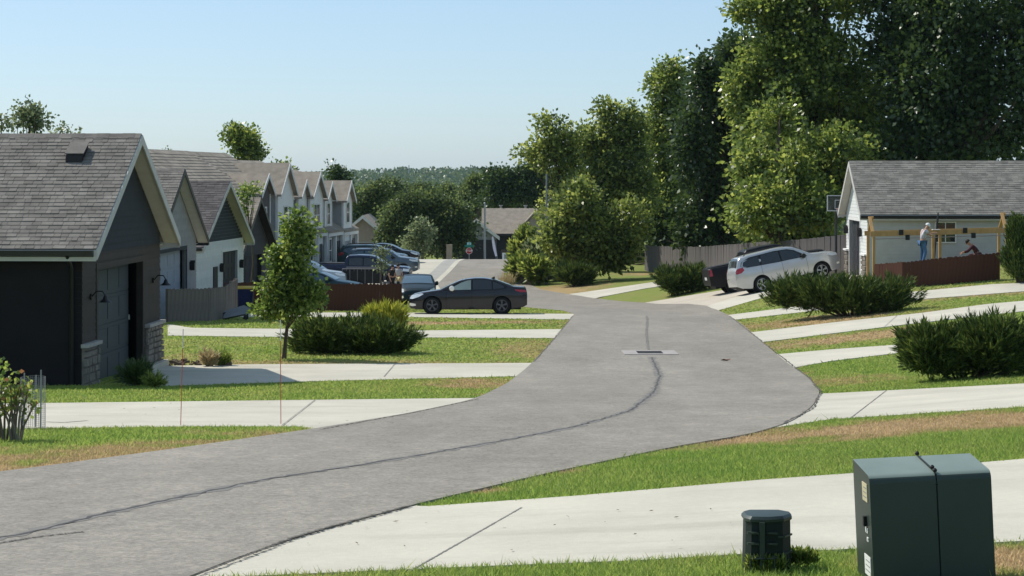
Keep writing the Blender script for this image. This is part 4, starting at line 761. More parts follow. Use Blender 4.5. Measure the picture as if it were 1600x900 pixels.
# ---------- grey garage on the right
def right_house():
    Y = 84.5; ro = .35; A = P(1325, 252, Y + 3.7); b = G(16, 86); zr = A.z - .13 - b; ze = P(0, 341, Y).z - b + .22
    c = dict(gable=M_WHITES, front=M_STUC, rake=M_TRIMP, soffit=M_TRIMP, roof=M_SHIN4, dtrim=M_TRIM, jamb=M_GREYS, spout=M_TRIM)
    # ridge runs along +x here: build with the gable end facing -x (turned about)
    t = gable_house('house', 'grey sided garage house with wide grey shingled roof behind the wooden arbor', (A.x + ro + .05, Y + 3.7, b), R(180 - 2.5), 11, 3.55, ze, zr, c, None, ro=ro, eo=.3, door=(-2.4, 1.2, 2.4), door_mat=M_DOORD, recess=.15, tab=.3, sstep=.2, gutter=False, cat='house', base=-.6)
    # the side towards the viewer is local +y after the half turn: siding, shingles, window there
    s = MB(); courses(s, lambda z: (-11, 0), -.6, ze, .16, lambda u, z, o: (u, 3.55 + o, z)); o = s.build('front_siding', M_STUC, t); o['kind'] = 'stuff'
    sl = (zr - ze) / 3.55; ye = 3.85; zee = ze - sl * .3; sh = roof_tabs(-11 - ro, ro + .012, ye + .015, zee + .127, 0, zr + .127, .18, .27, 8); o = sh.build('shingles', M_SHIN4, t); o['kind'] = 'stuff'
    g = MB(); g.prism([(-11 - ro, ye + .02, zee - .06), (-11 - ro, ye + .13, zee - .02), (-11 - ro, ye + .14, zee + .09), (-11 - ro, ye + .02, zee + .09)], (11 + 2 * ro, 0, 0)); g.build('gutter', M_DKTRIM, t)
    R2 = Matrix.Rotation(R(180 - 2.5), 4, 'Z'); inv = (Matrix.Translation(Vector((A.x + ro + .05, Y + 3.7, b))) @ R2).inverted()
    q = inv @ P(1462, 378, Y); q2 = inv @ P(1492, 348, Y); window(t, (q.x, 3.572, q.z), (-1, 0, 0), (0, 1, 0), abs(q2.x - q.x), q2.z - q.z, M_TRIM, M_GLASS, 2, 2, .05)
    for y in (-3.0, 1.75): wall_lantern(t, y, 1.9)
    rg = random.Random(12)
    for (y0, y1) in ((-3.6, -2.6), (2.2, 3.6)):
        m = MB(); m.box(.002, .06, y0, y1, -.6, .92); m.build('stone_backing', M_STONE, t); z = -.4
        while z < .9:
            y = y0
            while y < y1 - .04:
                w_ = min(.2 + .25 * rg.random(), y1 - y); e = .012; m = MB(); d = .1 + .03 * rg.random(); m.hexa([(.05, y + e, z + e), (.05, y + w_ - e, z + e), (.05, y + w_ - e, z + .2), (.05, y + e, z + .2), (d, y + .03, z + .03), (d, y + w_ - .03, z + .025), (d, y + w_ - .03, z + .18), (d, y + .03, z + .185)]); m.build('stone', M_STONE, t); y += w_
            z += .22
        m = MB(); m.box(0, .17, y0 - .03, y1 + .03, .92, 1.0); m.build('stone_cap', M_TRIM, t)
    SOLID.append((A.x, A.x + 14, Y, Y + 8)); return t
right_house()
for (x0, x1, y0, y1) in ((-20, -9.1, 41.3, 48.6), (-23, -12.6, 69.5, 79), (-24, -13, 83, 93)): SOLID.append((x0, x1, y0, y1))

# ------------------------------------------------------------------ fences
M_FGREY = mat('fence_weathered', (.17, .145, .125), .95, .25, 3, .3, 30, stretch=(4, 4, .5), isl=.22)
M_FGREY2 = mat('fence_slate', (.115, .104, .098), .95, .25, 3, .3, 30, stretch=(4, 4, .5), isl=.22)
M_FBRN = mat('fence_red_brown', (.085, .033, .02), .85, .2, 3, .2, 30, stretch=(4, 4, .5), isl=.16)
def fence(name, label, pts, hgt, m, pw=.14, gap=.002, posts=2.4, dog=True, rail_side=1, jag=.02, seed=0):
    """Picket fence along ground points; every picket is its own piece sharing one mesh."""
    pts = [Vector(p) for p in pts]; t = thing(name, label, 'fence', pts[0]); o0 = pts[0]; rg = random.Random(seed); mb = MB(); h = 1.0
    if dog: mb.prism([(0, 0, 0), (pw - gap, 0, 0), (pw - gap, 0, h - .03), (pw * .72, 0, h), (pw * .28, 0, h), (0, 0, h - .03)], (0, .02, 0))
    else: mb.box(0, pw - gap, 0, .02, 0, h)
    me = mb.mesh('picket', m)
    for a, b, h0, h1 in [(pts[i], pts[i + 1], hgt[i], hgt[i + 1]) for i in range(len(pts) - 1)]:
        d = b - a; L = math.hypot(d.x, d.y); n = max(1, int(L / pw)); ang = math.atan2(d.y, d.x)
        for i in range(n):
            f = i / n; p = a.lerp(b, f); hh = (h0 + (h1 - h0) * f) * (1 + jag * (rg.random() - .5)); k = link('picket', me, t); k.location = (p.x - o0.x, p.y - o0.y, G(p.x, p.y) - o0.z - .05 + .02 * rg.random()); k.scale = (L / n / pw * 1.012, 1, hh + .05); k.rotation_euler = (R(1.2) * (rg.random() - .5), R(.25) * (rg.random() - .5), ang)
        nx, ny = -math.sin(ang) * .055 * rail_side, math.cos(ang) * .055 * rail_side
        for zf in (.2, .78):
            r = MB(); seg = 6
            for j in range(seg):
                p, q = a.lerp(b, j / seg), a.lerp(b, (j + 1) / seg); zp, zq = [G(u.x, u.y) + (h0 + (h1 - h0) * v) * zf - o0.z for u, v in ((p, j / seg), (q, (j + 1) / seg))]; r.bar((p.x - o0.x + nx, p.y - o0.y + ny, zp), (q.x - o0.x + nx, q.y - o0.y + ny, zq), .04, .09)
            r.build('rail', m, t)
        k = max(1, round(L / posts))
        for j in range(k + 1):
            p = a.lerp(b, j / k); hh = h0 + (h1 - h0) * j / k; r = MB(); x, y, z = p.x - o0.x + nx * 2.2, p.y - o0.y + ny * 2.2, G(p.x, p.y) - o0.z; r.box(x - .045, x + .045, y - .045, y + .045, z - .3, z + hh * 1.0); r.build('fence_post', m, t)
    return t
fence('picket_fence', 'weathered grey low fence beside the blue wheeled bin', [gp(262, 503), gp(330, 502), gp(352, 498), gp(371, 489)], [1.22, 1.22, 1.23, 1.45], M_FGREY, seed=1)
q = gp(396, 480)
fence('picket_fence', 'red brown fence behind the wide juniper and the young maple', [gp(396, 485), gp(510, 486), gp(626, 486)], [1.25, 1.2, 1.2], M_FBRN, pw=.15, seed=2)
fence('picket_fence', 'dark red brown fence running behind the weathered low fence, before the white garage', [gp(320, 484), gp(396, 480)], [1.15, 1.2], M_FBRN, pw=.15, seed=3)
fence('picket_fence', 'red brown fence in front of the wooden arbor and the grey wall', [gp(1366, 450), gp(1410, 450), gp(1485, 444), gp(1562, 437)], [.95, 1.0, 1.05, 1.05], M_FBRN, pw=.15, seed=4)
fence('picket_fence', 'tall slate grey fence along the foot of the wood', [Vector((9.6, 139, G(9.6, 139))), Vector((11.6, 122, G(11.6, 122))), Vector((14.4, 98, G(14.4, 98))), Vector((16.4, 93, G(16.4, 93)))], [1.85, 1.85, 1.95, 1.95], M_FGREY2, pw=.185, posts=2.4, seed=5, dog=False)

# ------------------------------------------------------------------ vehicles
def paint(name, c, metal=.35, rough=.28): return mat(name, c, rough, .03, 1.5, spec=.4, metal=metal, coat=.35)
M_TYRE = mat('tyre_rubber', (.012, .012, .012), .85, .2, 20); M_RIM = mat('rim_alloy', (.45, .46, .48), .3, .05, 5, metal=.8); M_RIMD = mat('rim_dark', (.12, .12, .13), .35, .05, 5, metal=.7)
M_CGL = mat('car_glass', (.012, .016, .02), .05, .05, 2, spec=.8); M_CGLB = mat('car_glass_blue', (.09, .14, .185), .25, .05, 2, spec=.3)
M_CGLL = mat('car_glass_lit_through', (.3, .36, .32), .08, .1, 3, spec=.7); M_HEAD = mat('headlight_lens', (.75, .8, .85), .12, .05, 5, spec=.8); M_TAIL = mat('tail_light_lens', (.35, .012, .02), .2, .1, 5, spec=.7); M_BLK = mat('black_plastic', (.012, .012, .013), .6, .1, 8); M_CHR = mat('chrome', (.7, .7, .72), .15, .03, 4, metal=.95); M_PLATE = mat('plate', (.6, .6, .58), .5, .05, 5)  # pale opaque window tone: daylight seen through the glass is painted in
M_FOG = mat('foglight_lens', (.9, .86, .78), .2, .03, 5, spec=.6)
def interp(pl, s): return float(np.interp(s, [p[0] for p in pl], [p[1] for p in pl]))
def car(name, label, K, body, place, group=None, glass=None, nose_up=0):
    L, W = K['L'], K['W']; top, belt, bot = K['top'], K['belt'], K['bot']; whl, wr = K['wheels'], K['wr']; ar = wr + .065
    cab0, cab1 = K['cab']; t = thing(name, label, K['cat'], (0, 0, 0), 0, group); gl = glass or M_CGL; tum = K.get('tum', .42)
    def pf(s):
        f = 1.0; a = K.get('nose', 1.0); r = K.get('tail', .8)
        if s < a: f -= K.get('nosek', .26) * ((a - s) / a) ** 2.4
        if s > L - r: f -= K.get('tailk', .16) * ((s - L + r) / r) ** 2.4
        return f
    def zt(s): return interp(top, s)
    def zb(s): return min(interp(belt, s), zt(s) - .03)
    def z0(s):
        z = interp(bot, s)
        for c in whl:
            if abs(s - c) < ar: z = max(z, wr + math.sqrt(ar * ar - (s - c) ** 2))
        return min(z, zb(s) - .08)
    def hw(s, z):
        b = zb(s); a = interp(bot, s); h = W / 2 * pf(s)
        if z <= b:
            k = (z - a) / max(.05, b - a); return h * (.925 + .075 * math.sin(min(1, max(0, k) / .72) * math.pi / 2) - (.035 * ((k - .72) / .28) ** 2 if k > .72 else 0))
        return h * .965 - (z - b) * tum
    st = sorted(set([round(i * L / 90, 3) for i in range(91)] + [round(c + ar * math.cos(a), 3) for c in whl for a in np.linspace(0, math.pi, 17)] + [p[0] for p in top])); ts = [0, .12, .3, .5, .72, .88, 1.0]
    rows = []
    for s in st:
        b, a, T_ = zb(s), z0(s), zt(s); r = [(hw(s, a + (b - a) * k), a + (b - a) * k) for k in ts]; te = max(b + .002, T_ - .055)
        for k in (.33, .66, 1.0): z = b + (te - b) * k; r.append((hw(s, z), z))
        y = r[-1][0]; r += [(y - .035, te + (T_ - te) * .55), (y * .72, T_ - .008), (y * .35, T_ + .012), (0, T_ + .016)]; rows.append([(L / 2 - s, p[0], p[1]) for p in r])
    k = len(rows[0]); V = []; Fa = []; n = len(rows)
    for r in rows: V += [(x, y, z) for x, y, z in r] + [(x, -y, z) for x, y, z in r[:-1]]
    m = 2 * k - 1; left = list(range(k)); right = [k + i for i in range(k - 1)] + [k - 1]
    for i in range(n - 1):
        for j in range(k - 1):
            Fa.append((i * m + left[j], (i + 1) * m + left[j], (i + 1) * m + left[j + 1], i * m + left[j + 1])); Fa.append((i * m + right[j], i * m + right[j + 1], (i + 1) * m + right[j + 1], (i + 1) * m + right[j]))
    for i in (0, n - 1): Fa.append(tuple([i * m + j for j in left] + [i * m + j for j in right[:-1][::-1]]))
    B = MB(); B.add(V, Fa); Bd = B.build('body', body, t, 38)
    # wind screens: strips of the roof loft lifted a little
    def screen(s0, s1, nme):
        q = MB(); vs = []; fs = []; sl = np.linspace(s0, s1, 9)
        for s in sl:
            T_ = zt(s); te = max(zb(s) + .002, T_ - .055); y = hw(s, te); sec = [(y - .075, T_ - .012), (y * .72, T_ - .0), (y * .35, T_ + .02), (0, T_ + .024)]; sec = sec + [(-a, b) for a, b in sec[:-1][::-1]]
            vs += [(L / 2 - s, a, b + .006) for a, b in sec]
        w_ = 7
        for i in range(8):
            for j in range(w_ - 1): fs.append((i * w_ + j, (i + 1) * w_ + j, (i + 1) * w_ + j + 1, i * w_ + j + 1))
        q.add(vs, fs); q.build(nme, gl, t, 60)
    if K.get('ws'): screen(*K['ws'], 'windshield')
    if K.get('rw'): screen(*K['rw'], 'rear_window')
    def patch(poly, nme, mt, sides=(1, -1), out=.008, par=None):
        for sg in sides:
            q = MB(); p3 = [(L / 2 - s, sg * (hw(s, z) + out), z) for s, z in poly]; c = np.mean(p3, axis=0); e = [((L / 2 - (poly[i][0] + poly[(i + 1) % len(poly)][0]) / 2), sg * (hw((poly[i][0] + poly[(i + 1) % len(poly)][0]) / 2, (poly[i][1] + poly[(i + 1) % len(poly)][1]) / 2) + out), (poly[i][1] + poly[(i + 1) % len(poly)][1]) / 2) for i in range(len(poly))]
            ring = []; [ring.extend((p3[i], e[i])) for i in range(len(poly))]; cs = np.mean([p[0] for p in poly]); cz = np.mean([p[1] for p in poly]); ce = (L / 2 - cs, sg * (hw(cs, cz) + out), cz)
            nr = len(ring); q.add(ring + [ce], [(i, (i + 1) % nr, nr) for i in range(nr)]); o = q.build(nme, mt, par or t, 50)
        return o
    if K.get('trim'): patch(K['trim'], 'window_trim', M_CHR if K.get('chrome') else M_BLK, out=.006)
    for i_, w_ in enumerate(K['win']): patch(w_, 'window', K['clear'] if i_ == 0 and K.get('clear') else gl, out=.011)
    for w_ in K.get('head', []): patch(w_, 'headlight', M_HEAD, out=.012)
    for w_ in K.get('tail_l', []): patch(w_, 'tail_light', M_TAIL, out=.012)
    for w_ in K.get('fog', []): patch(w_, 'fog_light', M_FOG, out=.012)
    for w_ in K.get('clad', []): patch(w_, 'cladding', M_BLK, out=.009)
    for s, z in K.get('handles', []):
        for sg in (1, -1): q = MB(); y = sg * (hw(s, z) + .02); q.box(L / 2 - s - .11, L / 2 - s + .11, y - .014, y + .014, z - .018, z + .018); q.build('door_handle', K.get('hmat', body), t)
    for ss in K.get('seams', []):
        for sg in (1, -1): q = MB(); zz = np.linspace(z0(ss) + .03, zb(ss), 8); q.add([(L / 2 - ss + dx, sg * (hw(ss, z) + .004), z) for z in zz for dx in (-.006, .006)], [(2 * i, 2 * i + 1, 2 * i + 3, 2 * i + 2) for i in range(7)]); q.build('door_seam', M_BLK, t)
    s, z = K['mirror']
    for sg in (1, -1): q = MB(); y = sg * (hw(s, z) + .1); q.lathe([(.02, -.09), (.1, -.07), (.115, .0), (.1, .07), (.03, .09)], 10, (L / 2 - s, y, z + .06), 'y'); q.bar((L / 2 - s, sg * (hw(s, z) - .03), z), (L / 2 - s, y, z + .05), .05, .04); q.build('mirror', K.get('mirm', body), t, 50)
    # front and rear faces
    gw = W / 2 * pf(0) - .08; q = MB(); q.box(L / 2 - .02, L / 2 + .012, -gw * .8, gw * .8, interp(bot, 0) + .12, zt(0) - .12); gr = q.build('grille', M_BLK, t)
    for i in range(4): q = MB(); z = interp(bot, 0) + .16 + (zt(0) - interp(bot, 0) - .32) * i / 3; q.box(L / 2 + .013, L / 2 + .022, -gw * .76, gw * .76, z - .012, z + .012); q.build('grille_bar', M_CHR, gr)
    q = MB(); q.box(-L / 2 - .015, -L / 2 + .02, -.27, .27, interp(bot, L) + .28, interp(bot, L) + .42); q.build('licence_plate', M_PLATE, t)
    q = MB(); q.box(-L / 2 + .25, L / 2 - .25, -W / 2 + .3, W / 2 - .3, interp(bot, L / 2) - .02, zb(L / 2) - .15); q.build('underbody', M_BLK, t)
    me = None; xs = []
    for c in whl:
        for sg in (1, -1):
            tw = .2; tm = MB(); tm.lathe([(wr * .7, -tw / 2), (wr * .94, -tw / 2), (wr, -tw / 2 + .03), (wr, tw / 2 - .03), (wr * .94, tw / 2), (wr * .7, tw / 2)], 28, axis='y', caps=False); tm.lathe([(wr * .69, -.02), (wr * .69, .02)], 20, axis='y')
            T_ = tm.build('wheel', M_TYRE, t, 40); T_.location = (L / 2 - c, sg * (W / 2 - tw / 2 - .02), wr); rm = MB(); y = sg * (tw / 2 - .015)
            rm.lathe([(wr * .72, y - sg * .05), (wr * .72, y), (wr * .64, y)], 28, axis='y', caps=False); rm.lathe([(.055, y - sg * .06), (.055, y + .004 * sg)], 12, axis='y'); ns = K.get('spokes', 5)
            for j in range(ns):
                for dd in ((-.13, .13) if K.get('twin') else (0,)):
                    a = 2 * math.pi * j / ns + .3 + dd; u = Vector((math.cos(a), 0, math.sin(a))); a0 = 2 * math.pi * j / ns + .3; v = Vector((math.cos(a0), 0, math.sin(a0))); rm.bar(v * .04 + Vector((0, y - sg * .01, 0)), u * wr * .69 + Vector((0, y - sg * .012, 0)), .035 if K.get('twin') else .06, .025, up=(0, 1, 0))
            rm.build('rim', K.get('rim', M_RIM), T_, 40)
        for sg in (1, -1): q = MB(); q.lathe([(ar, -.06), (ar, .06)], 24, (L / 2 - c, sg * (W / 2 - .33), wr), 'y'); q.build('wheel_well', M_BLK, t)
    if K.get('rails'):
        for sg in (1, -1): q = MB(); q.tube([(L / 2 - s, sg * (hw(s, zt(s) - .06) - .1), zt(s) + dz) for s, dz in ((K['rails'][0], 0), (K['rails'][0] + .12, .07), (K['rails'][1] - .12, .07), (K['rails'][1], 0))], .022, 6); q.build('roof_rail', K.get('railm', M_BLK), t, 50)
    if K.get('fin'): s = K['fin']; q = MB(); q.prism([(L / 2 - s, -.02, zt(s)), (L / 2 - s - .2, -.02, zt(s)), (L / 2 - s - .17, -.02, zt(s) + .09)], (0, .04, 0)); q.build('antenna', M_BLK, t)
    if K.get('extra'): K['extra'](t, L, W, hw, zt, body)
    # stand it on the slope
    X, Y, hd = place; d = Vector((math.cos(hd), math.sin(hd), 0)); wb = (whl[-1] - whl[0]) / 2; sd_ = Vector((-d.y, d.x, 0)); f = G(X + d.x * wb, Y + d.y * wb); r = G(X - d.x * wb, Y - d.y * wb); l_, q_ = G(X + sd_.x * .75, Y + sd_.y * .75), G(X - sd_.x * .75, Y - sd_.y * .75)
    xv = Vector((d.x * 2 * wb, d.y * 2 * wb, f - r)).normalized(); yv = Vector((sd_.x * 1.5, sd_.y * 1.5, l_ - q_)).normalized(); zv = xv.cross(yv).normalized(); yv = zv.cross(xv); M = Matrix((xv, yv, zv)).transposed().to_4x4() @ Matrix.Rotation(-nose_up, 4, 'Y')
    M.translation = Vector((X, Y, (f + r) / 2 + .035 + nose_up * wb * .35)); t.rotation_mode = 'QUATERNION'; t.matrix_world = M; t.rotation_quaternion = M.to_quaternion(); t.location = M.translation; return t
SEDAN = dict(cat='car', L=4.87, W=1.85, top=[(0, .60), (.04, .70), (.2, .80), (.5, .875), (1.0, .95), (1.28, .99), (1.7, 1.19), (2.05, 1.345), (2.35, 1.43), (2.75, 1.472), (3.1, 1.47), (3.5, 1.41), (3.9, 1.27), (4.3, 1.13), (4.55, 1.105), (4.75, 1.10), (4.82, 1.03), (4.87, .85)],
    belt=[(0, .55), (.3, .74), (1.2, .90), (2.5, .95), (4.2, 1.0), (4.87, .95)], bot=[(0, .28), (.1, .2), (.6, .18), (4.2, .19), (4.7, .27), (4.87, .36)], wheels=(.97, 3.83), wr=.335, cab=(1.3, 4.4), ws=(1.36, 2.2), rw=(3.45, 4.2), tum=.4,
    trim=[(1.42, .945), (2.08, 1.30), (2.4, 1.385), (2.8, 1.415), (3.2, 1.405), (3.6, 1.32), (4.02, 1.13), (4.05, 1.06), (3.8, 1.0), (2.6, .955)],
    win=[[(1.75, .965), (1.85, 1.10), (2.15, 1.27), (2.4, 1.355), (2.56, 1.375), (2.56, .985), (2.1, .975)], [(2.64, .985), (2.64, 1.385), (2.9, 1.39), (3.25, 1.375), (3.4, 1.34), (3.42, 1.0), (3.0, .99)], [(3.47, 1.005), (3.46, 1.31), (3.7, 1.23), (3.95, 1.1), (3.85, 1.03)]],
    head=[[(.04, .62), (.12, .75), (.55, .84), (.62, .8), (.4, .68), (.15, .6)]], tail_l=[[(4.35, 1.0), (4.8, .97), (4.84, .88), (4.6, .88), (4.4, .94)]], fog=[[(.02, .34), (.03, .44), (.28, .4), (.3, .33), (.15, .3)]], handles=[(2.4, .88), (3.4, .91)], seams=[1.55, 2.6, 3.5], mirror=(1.78, .97), rim=M_RIMD, spokes=5, twin=True, fin=3.35, nose=1.0, nosek=.3)
SEDAN['clear'] = None
SUV = dict(cat='suv', L=4.95, W=1.95, top=[(0, .78), (.05, .98), (.25, 1.08), (.8, 1.15), (1.2, 1.2), (1.35, 1.24), (1.75, 1.49), (2.1, 1.68), (2.4, 1.74), (3.0, 1.775), (4.2, 1.74), (4.6, 1.70), (4.72, 1.62), (4.85, 1.3), (4.95, 1.1), (5, .85)],
    belt=[(0, .7), (.3, .93), (1.3, 1.08), (3, 1.13), (4.8, 1.2), (5, 1.1)], bot=[(0, .35), (.15, .26), (.7, .24), (4.3, .25), (4.8, .36), (5, .48)], wheels=(.98, 3.87), wr=.365, cab=(1.3, 4.8), ws=(1.4, 2.15), rw=(4.68, 4.86), tum=.3,
    trim=[(1.5, 1.12), (2.05, 1.5), (2.35, 1.61), (3.0, 1.655), (4.2, 1.62), (4.6, 1.48), (4.68, 1.3), (4.4, 1.2), (3, 1.14)],
    win=[[(1.75, 1.14), (1.9, 1.33), (2.15, 1.49), (2.42, 1.58), (2.72, 1.6), (2.72, 1.15), (2.2, 1.14)], [(2.8, 1.155), (2.8, 1.605), (3.2, 1.61), (3.66, 1.6), (3.7, 1.17), (3.2, 1.16)], [(3.78, 1.175), (3.76, 1.59), (4.2, 1.565), (4.52, 1.46), (4.58, 1.3), (4.3, 1.2)]],
    head=[[(.03, .88), (.08, 1.0), (.55, 1.05), (.62, 1.0), (.35, .9)]], tail_l=[[(4.55, 1.12), (4.6, 1.26), (4.88, 1.22), (4.95, 1.1), (4.93, 1.0), (4.7, 1.02)]], fog=[[(.04, .5), (.05, .6), (.2, .58), (.2, .5)]], clad=[[(1.42, .27), (1.42, .36), (2.4, .36), (3.4, .37), (3.4, .26), (2.4, .25)]], handles=[(2.55, 1.03), (3.55, 1.07)], seams=[1.6, 2.76, 3.74], mirror=(1.72, 1.15), mirm=M_BLK, rim=M_RIM, spokes=5, twin=True, rails=(2.4, 4.4))
for k_ in ('top', 'belt'): SUV[k_] = [(a, b * 1.035) for a, b in SUV[k_]]
for k_ in ('win', 'head', 'tail_l'): SUV[k_] = [[(a, b * 1.035) for a, b in q] for q in SUV[k_]]
SUV['trim'] = [(a, b * 1.035) for a, b in SUV['trim']]
def bed_extra(t, L, W, hw, zt, body):
    q = MB(); q.box(-L / 2 + .1, -L / 2 + 1.85, -W / 2 + .17, W / 2 - .17, zt(5) + .017, zt(5) + .03); q.build('bed_cover', M_BLK, t)
PICKUP = dict(cat='pickup truck', L=5.9, W=2.02, top=[(0, .95), (.04, 1.1), (.2, 1.19), (1.2, 1.27), (1.45, 1.31), (1.85, 1.62), (2.15, 1.83), (2.45, 1.91), (3.2, 1.94), (3.85, 1.91), (3.98, 1.80), (4.08, 1.42), (4.1, 1.38), (5.75, 1.4), (5.85, 1.36), (5.9, 1.0)],
    belt=[(0, .9), (.3, 1.05), (1.4, 1.2), (4, 1.24), (5.9, 1.28)], bot=[(0, .42), (.2, .35), (5.5, .4), (5.9, .55)], wheels=(1.0, 4.7), wr=.41, cab=(1.4, 4.1), ws=(1.5, 2.2), rw=(3.98, 4.07), tum=.24, trim=[(1.7, 1.25), (2.1, 1.62), (2.4, 1.77), (3.2, 1.8), (3.8, 1.76), (3.86, 1.28)],
    win=[[(1.85, 1.27), (2.0, 1.45), (2.25, 1.63), (2.5, 1.74), (2.85, 1.76), (2.85, 1.28)], [(2.93, 1.28), (2.93, 1.765), (3.4, 1.76), (3.76, 1.72), (3.8, 1.3)]], head=[[(.02, .9), (.03, 1.08), (.4, 1.1), (.42, .95)]], tail_l=[[(5.72, 1.0), (5.72, 1.33), (5.87, 1.3), (5.88, 1.0)]], handles=[(2.7, 1.15), (3.65, 1.17)], seams=[1.65, 2.89, 3.9, 4.12], mirror=(1.85, 1.28), spokes=6, extra=bed_extra, nosek=.12, nose=.5, tail=.2, tailk=.03)
def at_px(px, py): q = gp(px, py); return q.x, q.y
x, y = at_px(731, 491.5)
S1 = dict(SEDAN); S1['clear'] = M_CGLL; S1['mirm'] = M_FOG
car('parked_car', 'dark grey sedan parked side on across the driveway, facing the brown fence', S1, paint('paint_dark_grey', (.016, .015, .02), .2, .22), (x, y + .9, R(180)))
car('parked_car', 'deep teal blue sedan seen nose on behind the dark grey sedan', SEDAN, mat('paint_teal_blue', (.012, .025, .033), .45, .03, 1.5, spec=.2), (xat(651, 96.5), 97.5, R(-88)), glass=M_CGLB)
S2 = dict(SEDAN); S2['spokes'] = 6
car('parked_car', 'petrol blue sedan with pale roof edges behind the red brown fence, right of the maple', S2, mat('paint_petrol', (.018, .055, .08), .4, .03, 1.5, spec=.3), (xat(497, 104), 104.5, R(-6)), glass=M_CGLB)
car('parked_car', 'pale blue white suv half hidden behind the petrol blue sedan', SUV, paint('paint_ice', (.36, .41, .44)), (xat(478, 113), 113, R(-4)), glass=M_CGLB)
car('parked_truck', 'navy crew cab pickup truck parked behind the red brown fence', PICKUP, paint('paint_navy', (.012, .02, .05)), (xat(568, 120), 120.5, R(-3)))
car('parked_suv', 'silver blue suv parked beyond the navy pickup truck', SUV, paint('paint_silver_blue', (.09, .12, .15)), (xat(600, 134), 133.5, R(-3)), glass=M_CGLB)
car('parked_suv', 'teal roofed suv parked beyond the silver blue one', SUV, paint('paint_dark_teal', (.03, .07, .08)), (xat(585, 140), 139.5, R(-3)), glass=M_CGLB)
car('parked_car', 'black car whose bonnet shows past the parked suvs near the pale apron', SEDAN, paint('paint_black', (.01, .01, .012)), (xat(607, 149), 148.5, R(-3)))
x, y = at_px(1180, 459)
car('parked_suv', 'silver suv parked nose up on the sloping driveway', SUV, paint('paint_silver', (.52, .52, .515), .45, .25), (x + 1.62, y + 1.1, R(9)), glass=M_CGL, nose_up=R(2.2))
car('parked_truck', 'black pickup truck with red tail light parked beyond the silver suv', PICKUP, mat('paint_black_truck', (.007, .007, .009), .45, .03, 1.5, spec=.25), (xat(1203, 93), 93.5, R(5)), nose_up=R(2))
car('parked_suv', 'dark blue suv behind the slate fence beneath the basketball hoop', SUV, paint('paint_midnight', (.01, .016, .04)), (xat(1330, 99), 99.5, R(4)))

# ------------------------------------------------------------------ things in the foreground
M_UTILT = mat('utility_green_lit_top', (.17, .215, .185), .5, .12, 2.5, .03, 25, spec=.5); M_UTIL = mat('utility_green', (.026, .04, .031), .45, .1, 2.5, .03, 25, spec=.5)  # paler green for the hood tops: their bright daylight is put into the colour
M_UTILD = mat('utility_green_dark', (.012, .02, .017), .6, .15, 6, .1, 40)
M_STK = mat('sticker_white', (.75, .74, .7), .6, .04, 8); M_STKP = mat('sticker_print', (.25, .25, .25), .6, .1, 8); M_STKY = mat('sticker_cream', (.55, .48, .3), .6, .1, 8)
def transformer():
    g = gp(1452, 918); Y = g.y; s = Y / F; x0 = xat(1366, Y); W = 192 * s; D = W * .62; top = P(1350, 744, Y).z; t = thing('transformer_cabinet', 'dark green utility transformer cabinet on the grass at the near corner', 'utility box', (x0, Y, g.z))
    H = top - g.z; b = -.12; lw = W * .55; cap = .035
    def shell(xa, xb, nm):
        m = MB(); r = .05; pr = [(0, b), (0, H - r)] + [(r - r * math.cos(a), H - r + r * math.sin(a)) for a in np.linspace(.25, 1.45, 6)] + [(r + .02, H + .002), (D, H + .035), (D, b)]
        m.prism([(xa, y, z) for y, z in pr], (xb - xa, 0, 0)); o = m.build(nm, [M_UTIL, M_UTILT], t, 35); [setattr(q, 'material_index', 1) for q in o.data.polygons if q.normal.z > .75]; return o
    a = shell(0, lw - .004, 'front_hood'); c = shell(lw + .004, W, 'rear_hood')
    m = MB(); m.box(lw - .006, lw + .006, .01, D - .01, b, H - .008); m.build('seam', M_BLK, t)
    m = MB(); m.tube([(lw, -.004, H - .07), (lw, .06, H + .008), (lw, D, H + .04)], .006, 6); m.build('seam_rib', M_UTILD, t)
    for y, z in ((.03, H + .002), (.09, H + .012), (D, H + .042)): m = MB(); m.lathe([(.012, 0), (.014, .012), (.006, .022)], 8, (lw, y, z)); m.build('bolt', M_BLK, t)
    for (y0, y1, z0, z1, mt) in ((.07, .2, H - .17, H - .06, M_STKY), (.06, .22, H - .62, H - .5, M_STK), (.1, .16, H - .36, H - .33, M_STK), (.09, .13, H - .41, H - .385, M_STK)):
        m = MB(); m.box(-.004, .002, y0, y1, z0, z1); o = m.build('sticker', mt, t)
        for i in range(3): q = MB(); zz = z0 + (z1 - z0) * (.25 + .25 * i); q.box(-.0052, -.0035, y0 + .015, y1 - .02 - .01 * i, zz - .003, zz + .003); q.build('print_line', M_STKP, o)
    m = MB(); m.box(-.02, .004, .12, .15, H - .32, H - .26); m.build('latch', M_BLK, t)
    m = MB(); m.box(-.06, W + .06, -.06, D + .06, -.2, -.03); m.build('pad', M_CONC, t)
    t.rotation_euler = (0, R(-2.6), R(2.0)); return t
transformer()
